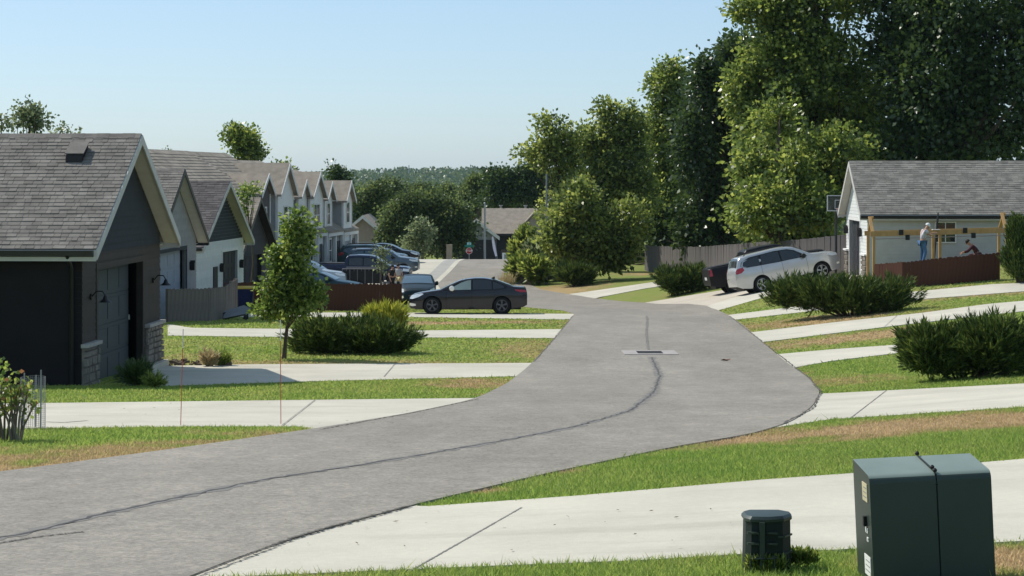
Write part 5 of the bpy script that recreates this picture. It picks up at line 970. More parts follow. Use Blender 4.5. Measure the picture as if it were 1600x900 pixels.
def pedestal():
    g = gp(1200, 893); s = g.y / F; W = 78 * s; H = 92 * s; t = thing('utility_pedestal', 'small dark green ribbed utility pedestal standing in the grass', 'utility pedestal', g); h = W / 2
    sec = lambda k, z: [(-h * k, -h * .35 * k, z), (-h * .8 * k, -h * .75 * k, z), (-h * .1 * k, -h * .85 * k, z), (h * .55 * k, -h * .6 * k, z), (h * .95 * k, -h * .05 * k, z), (h * k, h * .5 * k, z), (h * .6 * k, h * k, z), (-h * .7 * k, h * k, z), (-h * k, h * .6 * k, z)]
    def ring(lv, nm, mt): n = 9; m = MB(); vs = []; [vs.extend(sec(k, z)) for k, z in lv]; fs = [(i * n + j, i * n + (j + 1) % n, (i + 1) * n + (j + 1) % n, (i + 1) * n + j) for i in range(len(lv) - 1) for j in range(n)] + [tuple(range(n))[::-1], tuple(range((len(lv) - 1) * n, len(lv) * n))]; m.add(vs, fs); return m.build(nm, mt, t, 25)
    ring([(.98, -.12), (.95, H * .4), (.93, H * .9)], 'body', M_UTILD); ring([(.97, H * .885), (1.0, H * .9), (1.0, H * .94), (.9, H * .985), (.5, H)], 'cap', M_UTIL)
    y = -h * .86; m = MB(); m.box(-h * .45, -h * .25, y - .016, y + .03, .02, H * .9); m.build('spine', M_UTIL, t)
    for z in (.3, .52, .7):
        for a, b in ((-.92, -.46), (-.24, .25)): m = MB(); m.prism([(h * a, y + .03, H * z), (h * b, y + .03, H * z), (h * b, y - .012, H * z), (h * (a + b) / 2, y - .02, H * z + .004), (h * a, y + .01, H * z)], (0, 0, .012)); m.build('rib', M_UTIL, t)
    for z in (.33, .62): m = MB(); m.prism([(h * .3, -h * .68, H * z), (h * .6, -h * .58, H * z), (h * .97, -h * .03, H * z), (h * .93, 0, H * z), (h * .5, -h * .5, H * z)], (0, 0, .012)); m.build('side_rib', M_UTIL, t)
    m = MB(); a, b, z0, z1 = -h * .82, h * .12, H * .06, H * .3; r = .006
    for p, q in (((a, z0), (b, z0)), ((b, z0), (b, z1)), ((b, z1), (a, z1)), ((a, z1), (a, z0))): m.tube([(p[0], y - .02, p[1]), (q[0], y - .02, q[1])], r, 8)
    m.build('hasp', M_UTIL, t, 50)
pedestal()
def drain():
    g = gp(1015, 553); M_IRON = mat('grate_iron', (.03, .028, .026), .7, .2, 20); t = thing('storm_drain', 'storm drain with iron grate set in a pale concrete collar in the road', 'storm drain', (g.x, g.y, g.z + .037)); s = g.y / F; w2 = 42 * s; d = .75; gx = 19 * s
    sl = lambda x, y: G(g.x + x, g.y + y) - g.z
    def slab(x0, x1, y0, y1, lo, hi, nm, mt, par=t): m = MB(); m.hexa([(x0, y0, sl(x0, y0) + lo), (x1, y0, sl(x1, y0) + lo), (x1, y1, sl(x1, y1) + lo), (x0, y1, sl(x0, y1) + lo), (x0, y0, sl(x0, y0) + hi), (x1, y0, sl(x1, y0) + hi), (x1, y1, sl(x1, y1) + hi), (x0, y1, sl(x0, y1) + hi)]); return m.build(nm, mt, par)
    for a, b, c, e in ((-w2, -gx, -d, d), (gx, w2, -d, d), (-gx, gx, -d, -d * .62), (-gx, gx, d * .62, d)): slab(a + .001, b - .001, c, e, -.02, .012, 'collar', M_COLL)
    slab(-gx, gx, -d * .62, d * .62, -.02, .001, 'pit', M_BLK)
    n = 11
    for i in range(n + 1): x = -gx + 2 * gx * i / n; slab(x - .013, x + .013, -d * .6, d * .6, .0015, .014, 'grate_bar', M_IRON)
    for y in (-.02, .2): slab(-gx, gx, y, y + .03, .0145, .018, 'cross_bar', M_IRON)
M_COLL = mat('collar_concrete', (.34, .31, .29), .9, .1, 3, .2, 40)
drain()
def dead_leaf():
    g = gp(1134, 566); m = MB(); M_L = mat('dead_leaf', (.12, .05, .025), .8, .3, 30); s = .14
    m.add([(-s, 0, .05), (-s * .4, -.06, .09), (s * .3, -.05, .045), (s, 0, .09), (s * .3, .07, .07), (-s * .4, .06, .06)], [(0, 1, 2, 5), (2, 3, 4), (5, 2, 4)]); m.add([(-s, 0, .056), (-s * .4, -.06, .096), (s * .3, -.05, .051), (s, 0, .096), (s * .3, .07, .076), (-s * .4, .06, .066)], [(0, 5, 2, 1), (2, 4, 3), (5, 4, 2)])
    o = m.build('dead_leaf', M_L); o.location = g; tag(o, 'curled brown dead leaf lying on the road beyond the storm drain', 'leaf')
dead_leaf()
M_ROD = mat('marker_red', (.5, .09, .05), .5, .1, 10); M_RODW = mat('marker_white', (.7, .66, .6), .5, .05, 10)
for (px, y0, y1, lean, lb) in ((282, 514, 666, .04, 'thin red driveway marker rod in front of the brown garage door'), (439, 500, 664, -.01, 'thin red driveway marker rod in front of the young maple')):
    g = gp(px, y1); s = g.y / F; H = (y1 - y0) * s; t = thing('marker_rod', lb, 'marker rod', g, 0, 'driveway marker rods'); m = MB(); m.tube([(0, 0, -.1), (lean * .8, 0, H * .8)], .006, 6); m.build('rod', M_ROD, t); m = MB(); m.tube([(lean * .8, 0, H * .8 + .001), (lean, 0, H)], .0075, 6); m.build('reflector_band', M_RODW, t)
def rose():
    g = gp(14, 690); t = thing('rose_bush', 'leggy rose bush with bare stems and reddish tips at the left edge', 'rose bush', g); m = MB(); rg = random.Random(5); pos = []; s = g.y / F
    for i in range(16):
        a = (rg.random() - .42) * 40 * s; h = (45 + 50 * rg.random()) * s; y = (rg.random() - .5) * .5; x0 = (rg.random() - .5) * .3; p = [Vector((x0, y * .4, -.05)), Vector((x0 + a * .3, y * .6, h * .45)), Vector((x0 + a * .8, y, h * .8)), Vector((x0 + a, y, h))]; m.tube(p, [.02, .016, .011, .005], 6)
        for j in range(3): b = p[1].lerp(p[2], rg.random()); e = b + Vector((rg.random() - .5, rg.random() - .5, .5 + .5 * rg.random())) * .22; m.tube([b, e], [.006, .003], 5); pos += [e]
        pos += [p[2], p[3], p[3], p[2].lerp(p[3], .5)]
    m.build('stems', BARKP, t, 60); pos = np.array([tuple(p) for p in pos]); ci = np.repeat(np.arange(len(pos)), 3); n = len(ci); q = pos[ci] + RNG.normal(size=(n, 3)) * .06; V, Fq = leaf_quads(q, unit(n), .075, .32); link('foliage', np_mesh('foliage', V, Fq, LF['mid']), t)
    ci = RNG.integers(0, len(pos), 60); q = pos[ci] + np.array([0, 0, .04]) + RNG.normal(size=(60, 3)) * .05; V, Fq = leaf_quads(q, unit(60), .06, .4); link('young_shoots', np_mesh('young_shoots', V, Fq, leafmat('rose_tip', [(.3, .14, .05), (.4, .22, .09), (.25, .2, .08)], .3)), t)['kind'] = 'stuff'
    # taller leafy shoot entering at the frame's edge
    pos = np.array([[xat(2, g.y) - g.x, 0, (690 - y) * s] for y in (568, 582, 600, 585)]); ci = np.repeat(np.arange(4), 14); q = pos[ci] + RNG.normal(size=(56, 3)) * .06; V, Fq = leaf_quads(q, unit(56), .08, .32); link('upper_foliage', np_mesh('upper_foliage', V, Fq, LF['light']), t)
rose()
def cage():
    g = gp(50, 672); s = g.y / F; t = thing('wire_cage', 'wire mesh plant guard on three stakes beside the rose bush', 'plant guard', g); M_W = mat('wire_grey', (.3, .3, .3), .6, .1, 9)
    H = 94 * s; pts = [(-.1, .32), (.0, -.05), (.14, -.08)]; pts = [((30 - 50) * s, .25), ((43 - 50) * s, .45), ((63 - 50) * s, 0)]
    for (x, y), h in zip(pts, (.92, .86, 1.0)): m = MB(); m.tube([(x, y, -.1), (x + .01, y, H * h)], .011, 6); m.build('stake', M_W, t)
    m = MB(); ring = [Vector((math.cos(a) * .17 - .04, .22 + .24 * math.sin(a), 0)) for a in np.linspace(0, 2 * math.pi, 40)]
    for p in ring[:-1]: m.tube([p, p + Vector((0, 0, H * .85))], .0018, 4, caps=False)
    for k in range(26): z = Vector((0, 0, H * .85 * k / 25)); m.tube([p + z for p in ring], .0018, 4, caps=False)
    m.build('wire_mesh', M_W, t)
cage()

# ------------------------------------------------------------------ left verge and yard things
def bin_():
    g = gp(384, 484); s = g.y / F; t = thing('wheeled_bin', 'dark blue wheeled rubbish bin with a yellow lid beside the low fence', 'bin', g, R(4)); B = mat('bin_blue', (.012, .02, .09), .5, .08, 5); Yl = mat('bin_yellow', (.62, .42, .06), .5, .06, 5); w = 12.5 * s; H = 33 * s
    m = MB(); m.hexa([(-w * .8, -.24, .03), (w * .8, -.24, .03), (w * .8, .28, .03), (-w * .8, .28, .03), (-w, -.3, H), (w, -.3, H), (w, .34, H), (-w, .34, H)]); b = m.build('body', B, t); m = MB(); m.box(-w - .02, w + .02, -.32, -.3, H - .1, H); m.box(-w * .5, w * .5, -.29, -.262, H * .3, H * .6); m.build('rim', B, t)
    m = MB(); m.prism([(-w - .03, -.35, H + .003), (-w - .03, .37, H + .003), (-w - .03, .36, H + .07), (-w - .03, .1, H + .12), (-w - .03, -.33, H + .06)], (2 * w + .06, 0, 0)); m.build('lid', Yl, t)
    for sx in (-1, 1): m = MB(); m.lathe([(.1, -.03), (.12, -.02), (.12, .02), (.1, .03)], 14, (sx * (w * .8 + .03), .26, .12), 'x'); m.build('wheel', M_BLK, t)
    m = MB(); m.tube([(-w, .34, H - .05), (-w, .42, H - .02), (w, .42, H - .02), (w, .34, H - .05)], .016, 6); m.build('handle', B, t)
bin_()
def slab():
    g = gp(366, 500); s = g.y / F; t = thing('splash_slab', 'grey slab tipped on its edge at the end of the low fence', 'slab', g, R(-8)); M_S = mat('slab_grey', (.2, .21, .225), .85, .08, 4, .1, 30); m = MB(); a = .36
    m.prism([(-.42, -.06, .06), (.42, -.02, .24), (.5, .26, .46), (.3, .3, .55), (-.45, .2, .32)], (.02, .18, -.06)); m.build('slab_board', M_S, t); m = MB(); m.prism([(-.45, 0, .0), (-.3, .2, 0), (-.36, .2, .3), (-.48, .1, .26)], (.06, 0, 0)); m.prism([(.3, .12, 0), (.42, .3, 0), (.42, .3, .4), (.34, .2, .3)], (.05, 0, 0)); m.build('leg', M_BLK, t)
slab()
def trailer():
    Y = 113.5; x0, x1 = xat(538, Y), xat(597, Y); b = G((x0 + x1) / 2, Y); t = thing('utility_trailer', 'black open utility trailer parked in front of the navy pickup truck', 'trailer', ((x0 + x1) / 2, Y, b), R(-3)); L = (x1 - x0) / 2; zt = P(0, 419, Y).z - b; M_T = mat('trailer_black', (.012, .012, .013), .5, .1, 5); M_TR = mat('trailer_rail', (.16, .16, .17), .5, .08, 5, metal=.4)
    m = MB(); m.box(-L, L, -.9, .9, .5, .58); m.build('deck', M_T, t)
    for y in (-.9, .9):
        m = MB(); m.tube([(-L, y, zt), (L, y, zt)], .035, 6); m.build('top_rail', M_TR, t); m = MB(); m.box(-L, L, y - .008, y + .008, .58, zt - .12); m.build('side_board', M_T, t)
        for i in range(6): m = MB(); x = -L + 2 * L * i / 5; m.tube([(x, y, .5), (x, y, zt)], .028, 6); m.build('side_post', M_TR, t)
    m = MB(); m.tube([(L, -.7, .5), (L + 1.3, 0, .5), (L, .7, .5)], .04, 6); m.tube([(L, -.85, zt), (L + .9, 0, .55)], .03, 6); m.build('tongue', M_TR, t); m = MB(); m.tube([(L + 1.2, 0, .1), (L + 1.2, 0, .85)], .035, 8); m.build('jack', M_TR, t)
    for y in (-1.0, 1.0): m = MB(); m.lathe([(.2, -.09), (.33, -.07), (.33, .07), (.2, .09)], 18, (-.2, y, .33), 'y'); m.build('wheel', M_TYRE, t)
trailer()

# ------------------------------------------------------------------ people
SKIN = mat('skin', (.42, .24, .16), .6, .06, 8); HAIR = mat('hair_dark', (.02, .014, .01), .7, .2, 20)
def skinned(name, nodes, edges, m, parent, root=0, sub=1):
    me = bpy.data.meshes.new(name); me.from_pydata([n[0] for n in nodes], edges, []); me.materials.append(m); o = link(name, me, parent); o.modifiers.new('skin', 'SKIN').use_smooth_shade = True
    if not me.skin_vertices: me.skin_vertices.new()
    for i, n in enumerate(nodes): r = n[1]; me.skin_vertices[0].data[i].radius = r if isinstance(r, tuple) else (r, r)
    me.skin_vertices[0].data[root].use_root = True; s = o.modifiers.new('sub', 'SUBSURF'); s.levels = sub; s.render_levels = sub; return o
def person(label, loc, rz, J, shirt, legs, cap=None, sleeves='short', scale=1.0, skirt_to=None, group=None):
    """J: joint positions, facing +x. One continuous skin body; shirt, trousers and cap are worn over it."""
    t = thing('person', label, 'person', loc, rz, group); t.scale = (scale,) * 3; V = {k: Vector(v) for k, v in J.items()}; nodes = []; ix = {}; E = []
    def nd(k, p, r, par=None):
        ix[k] = len(nodes); nodes.append((tuple(p), r)); 
        if par is not None: E.append((ix[par], ix[k]))
    nd('pelvis', V['pelvis'], (.14, .11)); nd('spine', V['spine'], (.13, .1), 'pelvis'); nd('chest', V['chest'], (.15, .105), 'spine'); nd('neck', V['neck'], .055, 'chest'); hd = V['head']; up = (hd - V['neck']).normalized(); fw = Vector((1, 0, 0)) - up * up.x; fw.normalize(); sd = up.cross(fw)
    nd('jaw', hd - up * .06 + fw * .02, (.065, .075), 'neck'); nd('head', hd + up * .03, (.08, .095), 'jaw'); nd('crown', hd + up * .1 - fw * .01, (.06, .07), 'head'); nd('nose', hd + fw * .115 - up * .005, .013, 'head')
    for s_, y in (('l', 1), ('r', -1)):
        nd('ear' + s_, hd + sd * y * .092, (.012, .02), 'head'); nd('hip' + s_, V['hip' + s_], .095, 'pelvis'); nd('knee' + s_, V['knee' + s_], .058, 'hip' + s_); nd('ankle' + s_, V['ankle' + s_], .038, 'knee' + s_); nd('toe' + s_, V['toe' + s_], (.035, .03), 'ankle' + s_)
        nd('sh' + s_, V['sh' + s_], .06, 'chest'); nd('elbow' + s_, V['elbow' + s_], .042, 'sh' + s_); nd('wrist' + s_, V['wrist' + s_], .028, 'elbow' + s_); d = (V['wrist' + s_] - V['elbow' + s_]).normalized(); a = d.cross(Vector((0, 0, 1))).normalized(); palm = V['wrist' + s_] + d * .08; nd('palm' + s_, palm, (.038, .018), 'wrist' + s_)
        for f, (off, ln) in enumerate(((-.03, .07), (-.01, .08), (.01, .075), (.03, .06))):
            p0 = palm + a * off + d * .03; p1 = p0 + d * ln * .5 - Vector((0, 0, .015)); p2 = p1 + d * ln * .35 - Vector((0, 0, .03)); nd(f'f{f}a' + s_, p0, .009, 'palm' + s_); nd(f'f{f}b' + s_, p1, .0085, f'f{f}a' + s_); nd(f'f{f}c' + s_, p2, .007, f'f{f}b' + s_)
        p0 = V['wrist' + s_] + d * .04 - a * .04 * y; nd('tha' + s_, p0, .011, 'wrist' + s_); nd('thb' + s_, p0 + d * .045 - a * .02 * y - Vector((0, 0, .01)), .009, 'tha' + s_)
    skinned('body', nodes, E, SKIN, t)
    n2 = [(tuple(V['pelvis'] + (V['spine'] - V['pelvis']) * .25), (.165, .13)), (tuple(V['spine']), (.155, .122)), (tuple(V['chest']), (.175, .128)), (tuple(V['chest'].lerp(V['neck'], .55)), (.09, .08))]; e2 = [(0, 1), (1, 2), (2, 3)]
    for s_ in 'lr': k = len(n2); n2 += [(tuple(V['sh' + s_]), .082), (tuple(V['sh' + s_].lerp(V['elbow' + s_], .6 if sleeves == 'short' else 1.0)), .064)]; e2 += [(2, k), (k, k + 1)]; 
    if sleeves == 'long':
        for i, s_ in enumerate('lr'): n2.append((tuple(V['elbow' + s_].lerp(V['wrist' + s_], .9)), .042)); e2.append((5 + 2 * i, len(n2) - 1))
    skinned('shirt', n2, e2, shirt, t)
    n3 = [(tuple(V['pelvis']), (.16, .128))]; e3 = []; f = 1.0 if skirt_to is None else skirt_to
    for s_ in 'lr':
        k = len(n3); n3 += [(tuple(V['hip' + s_]), .112), (tuple(V['hip' + s_].lerp(V['knee' + s_], min(1, f * 2))), .076)]; e3 += [(0, k), (k, k + 1)]
        if f > .5: n3.append((tuple(V['knee' + s_].lerp(V['ankle' + s_], .96)), .056)); e3.append((k + 1, k + 2))
    skinned('trousers' if f > .5 else 'shorts', n3, e3, legs, t)
    for s_ in 'lr': m = MB(); a = V['ankle' + s_]; b = V['toe' + s_]; d = (b - a); d.z = 0; d.normalize(); q = a + d * .04; m.hexa([tuple(q + d * i * .14 + Vector((-d.y, d.x, 0)) * j * .048 + Vector((0, 0, z - a.z + min(a.z, .09)))) for z in (-.085,) for i, j in ((-1, -1), (1, -1), (1, 1), (-1, 1))] + [tuple(q + d * i + Vector((-d.y, d.x, 0)) * j * .042 + Vector((0, 0, z))) for i, j, z in ((-.13, -1, .02), (.1, -1, -.03), (.1, 1, -.03), (-.13, 1, .02))]); m.build('shoe', M_BLK, t)
    m = MB()
    for y in (1, -1): m.lathe([(.004, -.012), (.012, 0), (.004, .012)], 6, tuple(hd + fw * .092 + sd * y * .034 + up * .03), 'x')
    m.build('eyes', M_BLK, t); m = MB(); m.bar(hd + fw * .098 - up * .055 - sd * .025, hd + fw * .098 - up * .055 + sd * .025, .012, .01); m.build('mouth', mat('lips', (.3, .1, .08), .6), t)
    h = MB(); q = [(.104, .0), (.108, .04), (.09, .09), (.05, .125), (.01, .135)]; h.lathe(q, 14, (0, 0, 0)); o = h.build('hat' if cap else 'hair', cap or HAIR, t, 60); Mx = Matrix((fw, sd, up)).transposed().to_4x4(); Mx.translation = hd + up * .025 - fw * .012; o.matrix_local = Mx
    if cap: b = MB(); b.prism([(.06, -.07, .0), (.15, -.065, -.012), (.19, -.03, -.02), (.19, .03, -.02), (.15, .065, -.012), (.06, .07, .0)], (0, 0, .012)); b.build('brim', cap, o, 40)
    return t
STAND = dict(pelvis=(0, 0, .95), spine=(.02, 0, 1.13), chest=(.03, 0, 1.33), neck=(.04, 0, 1.5), head=(.06, 0, 1.62), hipl=(0, .1, .9), hipr=(0, -.1, .9), kneel=(.04, .11, .5), kneer=(.02, -.11, .5), anklel=(.0, .11, .09), ankler=(-.03, -.12, .09), toel=(.14, .13, .04), toer=(.11, -.14, .04), shl=(.03, .19, 1.41), shr=(.03, -.19, 1.41), elbowl=(.0, .26, 1.14), elbowr=(.0, -.26, 1.14), wristl=(.12, .26, .92), wristr=(.12, -.26, .92))
WORK = dict(STAND, spine=(.03, 0, 1.13), chest=(.09, 0, 1.32), neck=(.15, 0, 1.47), head=(.22, 0, 1.57), shl=(.09, .18, 1.4), shr=(.09, -.19, 1.4), elbowl=(.3, .22, 1.22), elbowr=(.26, -.24, 1.2), wristl=(.52, .14, 1.3), wristr=(.5, -.14, 1.28), kneer=(.1, -.12, .5))
KNEEL = dict(STAND, pelvis=(-.05, 0, .48), spine=(.05, 0, .63), chest=(.18, 0, .8), neck=(.3, 0, .92), head=(.38, 0, 1.0), hipl=(-.02, .11, .46), hipr=(-.02, -.11, .46), kneel=(.38, .16, .46), kneer=(.25, -.14, .1), anklel=(.25, .16, .09), ankler=(-.2, -.13, .08), toel=(.38, .17, .04), toer=(-.1, -.14, .03), shl=(.2, .19, .86), shr=(.2, -.19, .86), elbowl=(.4, .24, .66), elbowr=(.38, -.22, .62), wristl=(.6, .14, .6), wristr=(.58, -.12, .56))
GREY_T = mat('cloth_grey', (.42, .42, .43), .9, .08, 9); NAVY = mat('cloth_navy', (.02, .025, .05), .9, .1, 9); JEAN = mat('cloth_jeans', (.07, .14, .27), .9, .12, 9); MAROON = mat('cloth_maroon', (.06, .02, .03), .9, .12, 9); DKC = mat('cloth_black', (.015, .015, .017), .9, .1, 9); KHAKI = mat('cloth_pale_yellow', (.5, .45, .25), .9, .08, 9); PLAID = mat('cloth_pale_lilac', (.4, .36, .42), .9, .2, 14, col2=(.62, .6, .62)); CAPW = mat('cap_white', (.7, .69, .68), .8, .05, 9)
# ------------------------------------------------------------------ right yard: arbor, workers, hoop
WOOD = mat('new_timber', (.42, .25, .1), .7, .15, 3, .2, 30, stretch=(2, 2, .6), isl=.12); BRK = mat('bracket_black', (.012, .012, .013), .5)
def arbor():
    xs = (15.15, 17.92, 20.72); y0, y1 = 80.4, 81.7; zl = P(0, 366, y0).z; zr = P(0, 360, y0).z; gx = G(17.9, 81); t = thing('wooden_arbor', 'new yellow timber arbor with gabled ends behind the red brown fence', 'arbor', (17.9, 81, gx)); B = lambda x: zl + (zr - zl) * (x - xs[0]) / (xs[2] - xs[0]); ox, oy, oz = 17.9, 81, gx
    for x in xs:
        for y in (y0, y1): m = MB(); g = G(x, y) - .3; m.box(x - .055 - ox, x + .055 - ox, y - .055 - oy, y + .055 - oy, g - oz, B(x) - .101 - oz); m.build('post', WOOD, t)
    for y in (y0, y1): m = MB(); m.bar((xs[0] - .15 - ox, y - oy, B(xs[0]) - oz), (xs[2] + .15 - ox, y - oy, B(xs[2]) - oz), .06, .2); m.build('beam', WOOD, t)
    for y in (y0 - .045,): m = MB(); m.tube([(xs[0] - ox, y - oy, B(xs[0]) - .2 - oz), (xs[2] - ox, y - oy, B(xs[2]) - .2 - oz)], .018, 6); m.build('tie_rod', mat('rod_pink_grey', (.3, .24, .23), .6), t)
    for x in (xs[0], xs[2]):
        for sgn in (0, 1):
            y = (y0, y1)[sgn]; m = MB(); a = (x + .05 * (1 if sgn else -1) - ox, y - oy, B(x) + .1 - oz); b = (x + .05 * (1 if sgn else -1) - ox, (y0 + y1) / 2 - oy, B(x) + .72 - oz); m.bar(a, b, .05, .13, up=(1, 0, 0)); m.build('rafter', WOOD, t)
    for px, py in ((1408, 363), (1418, 371), (1508, 360), (1521, 368)): q = P(px, py, y0 - .05); m = MB(); m.box(q.x - .09 - ox, q.x + .09 - ox, -.03 + q.y - oy, .01 + q.y - oy, q.z - .11 - oz, q.z + .11 - oz); m.build('bracket', BRK, t)
    m = MB(); q = P(1464, 362, y0); m.box(q.x - .2 - ox, q.x + .12 - ox, y0 - oy - .1, y0 - oy + .1, B(q.x) + .101 - oz, B(q.x) + .13 - oz); m.build('cap_plate', CAPW, t)
arbor()
q = P(1443, 413, 79.85); st = G(q.x, 79.85)
if q.z > st + .12:
    t = thing('step_stool', 'low wooden step stool the man in jeans stands on behind the fence', 'stool', (q.x + .05, 79.85, st)); h = q.z - st - .02; m = MB(); m.box(-.35, .35, -.2, .2, h - .04, h); m.build('top', WOOD, t)
    for x in (-.3, .3):
        for y in (-.15, .15): m = MB(); m.box(x - .03, x + .03, y - .03, y + .03, -.1, h - .041); m.build('leg', WOOD, t)
person('person in white cap, pale shirt and blue jeans reaching up to the timber beam', (q.x - .05, 79.85, max(q.z, st)), R(8), WORK, PLAID, JEAN, CAPW, scale=1.0)
q = P(1530, 0, 82.3); person('person in dark maroon clothes crouching by the grey wall under the arbor', (q.x, 82.6, P(0, 408, 82.3).z - .22), R(170), KNEEL, MAROON, MAROON, None, 'long')
gm = P(0, 408, 82.3).z - .22; gq = G(q.x, 82.6)
t = thing('step_deck', 'low timber platform by the grey wall under the crouching person', 'platform', (q.x, 82.6, gq)); m = MB(); m.box(-1.2, .9, -.6, .6, gm - gq - .09, gm - gq - .005); m.build('deck_top', WOOD, t)
for x in (-1.1, .8): m = MB(); m.box(x - .05, x + .05, -.55, .55, -.3, gm - gq - .091); m.build('deck_leg', WOOD, t)
t = thing('leaning_pole', 'dark pole leaning by the window of the grey garage house', 'pole', P(1459, 409, 83.2)); m = MB(); m.tube([(0, 0, 0), (.32, .7, 1.85)], .05, 8); m.build('shaft', M_DKTRIM, t); m = MB(); m.tube([(.3, .66, 1.75), (.36, .78, 2.1)], .03, 8); m.build('tip', M_DKTRIM, t)
Y_ = 79.6
def crew(px, Y, rz, lb, sh, lg, sc, sk=None): person(lb, (xat(px, Y), Y, G(xat(px, Y), Y) + .06), rz, STAND, sh, lg, None, 'short', sc, sk)
crew(612, 109, R(-40), 'person in black clothes standing past the end of the red brown fence', DKC, DKC, .93)
crew(623, 109.6, R(-120), 'person in a light grey shirt and pale yellow shorts beside the navy pickup', GREY_T, KHAKI, .95, .42)
def hoop():
    Y = 93; x = xat(1309, Y); b = G(x, Y); t = thing('basketball_hoop', 'basketball hoop with clear backboard beyond the corner of the grey garage house', 'basketball hoop', (x, Y, b)); z0 = P(0, 330, Y).z - b; z1 = P(0, 305, Y).z - b; M_P = mat('hoop_pole', (.05, .05, .055), .5, metal=.3); M_F = mat('hoop_frame', (.6, .62, .62), .5)
    m = MB(); m.tube([(0, .5, -.1), (0, .5, z0 - .6), (-.05, .1, z0 + .3)], .06, 8); m.build('pole', M_P, t); L = -.52
    m = MB()
    for a in ((L, .75, z0, z0 + .04), (L, .75, z1 - .04, z1), (L, L + .04, z0 + .041, z1 - .041), (.71, .75, z0 + .041, z1 - .041)): m.box(a[0], a[1], -.02, .02, a[2], a[3])
    f = m.build('backboard_frame', M_F, t); m = MB(); m.box(L + .041, .709, -.006, .006, z0 + .041, z1 - .041); g_ = mat('clear_board', (.2, .24, .25), .08, trans=.85); m.build('backboard', g_, f)
    m = MB(); zc = z0 + .12
    for a in ((-.15, .35, zc, zc + .03), (-.15, .35, zc + .4, zc + .43), (-.15, -.12, zc + .031, zc + .399), (.32, .35, zc + .031, zc + .399)): m.box(a[0], a[1], -.03, -.022, a[2], a[3])
    m.build('target_square', M_F, f); m = MB(); ring = [(.1 + .23 * math.cos(a), -.3 + .23 * math.sin(a), zc) for a in np.linspace(0, 6.283, 20)]; m.tube(ring, .012, 6, caps=False); m.build('rim', mat('rim_orange', (.5, .12, .04), .5), t)
    m = MB(); [m.tube([(.1 + .23 * math.cos(a), -.3 + .23 * math.sin(a), zc), (.1 + .13 * math.cos(a + .3), -.3 + .13 * math.sin(a + .3), zc - .42)], .012, 4) for a in np.linspace(0, 6.0, 12)]; m.build('net', M_F, t)
hoop()

# ------------------------------------------------------------------ end of the street
M_POLE = mat('pole_galvanised', (.3, .31, .32), .5, .06, 4, metal=.4); M_RED = mat('sign_red', (.32, .02, .03), .5, .06, 5); M_SGN = mat('sign_green', (.01, .16, .12), .5, .06, 5); M_SW = mat('sign_white', (.8, .8, .79), .6, .03, 5)
def text_mesh(s, size, m, parent, loc, rot=(math.pi / 2, 0, 0), name='lettering'):
    c = bpy.data.curves.new('t', 'FONT'); c.body = s; c.size = size; c.align_x = 'CENTER'; c.align_y = 'CENTER'; c.extrude = .003; o = bpy.data.objects.new('t', c); COL.objects.link(o); bpy.context.view_layer.update(); me = bpy.data.meshes.new_from_object(o.evaluated_get(bpy.context.evaluated_depsgraph_get())); bpy.data.objects.remove(o); me.materials.clear(); me.materials.append(m); q = link(name, me, parent); q.location = loc; q.rotation_euler = rot; return q
def stop_sign():
    Y = 176; x = xat(733, Y); b = G(x, Y); zc = P(0, 392, Y).z - b; t = thing('stop_sign', 'red stop sign with green street name blades on a thin post', 'stop sign', (x, Y, b)); m = MB(); m.box(-.035, .035, 0, .05, -.2, P(0, 378, Y).z - b); m.build('post', M_POLE, t); r = .31
    oc = lambda r: [(r * math.cos(R(22.5 + 45 * i)), -.03, zc + r * math.sin(R(22.5 + 45 * i))) for i in range(8)]
    m = MB(); m.prism(oc(r), (0, .02, 0)); f = m.build('sign_border', M_SW, t); m = MB(); m.prism([(a, -.036, c) for a, _, c in oc(r * .92)], (0, .004, 0)); m.build('sign_face', M_RED, f); text_mesh('STOP', .26, M_SW, f, (0, -.041, zc))
    z = P(0, 384.5, Y).z - b; m = MB(); m.box(-.42, .42, -.02, .0, z - .1, z + .1); m.build('street_name_blade', M_SGN, t); z = P(0, 381, Y).z - b; m = MB(); m.box(-.19, .19, .06, .08, z - .13, z + .13); m.build('street_name_blade', mat('sign_pale_teal', (.3, .62, .62), .4), t)
stop_sign()
def post_box():
    Y = 178; x = xat(702, Y); b = G(x, Y); z0 = P(0, 405, Y).z - b; z1 = P(0, 383, Y).z - b; M_T = mat('post_box_tan', (.34, .27, .19), .7, .08, 4); t = thing('mailbox_unit', 'tan upright mailbox unit at the kerb by the dense round trees', 'mailbox', (x, Y, b)); m = MB(); m.box(-.27, .27, -.2, .2, z0, z1); m.prism([(-.29, -.22, z1 + .001), (.29, -.22, z1 + .001), (.29, .22, z1 + .001), (-.29, .22, z1 + .001)], (0, 0, .05)); c = m.build('cabinet', M_T, t); m = MB(); m.box(-.13, .13, -.12, .12, -.2, z0 - .001); m.build('pedestal', M_T, t)
    for i in range(2):
        for j in range(5): m = MB(); m.box(-.24 + i * .245, -.01 + i * .245, -.212, -.2, z0 + .04 + j * (z1 - z0 - .08) / 5, z0 + .02 + (j + 1) * (z1 - z0 - .08) / 5); m.build('mail_door', M_T, c)
post_box()
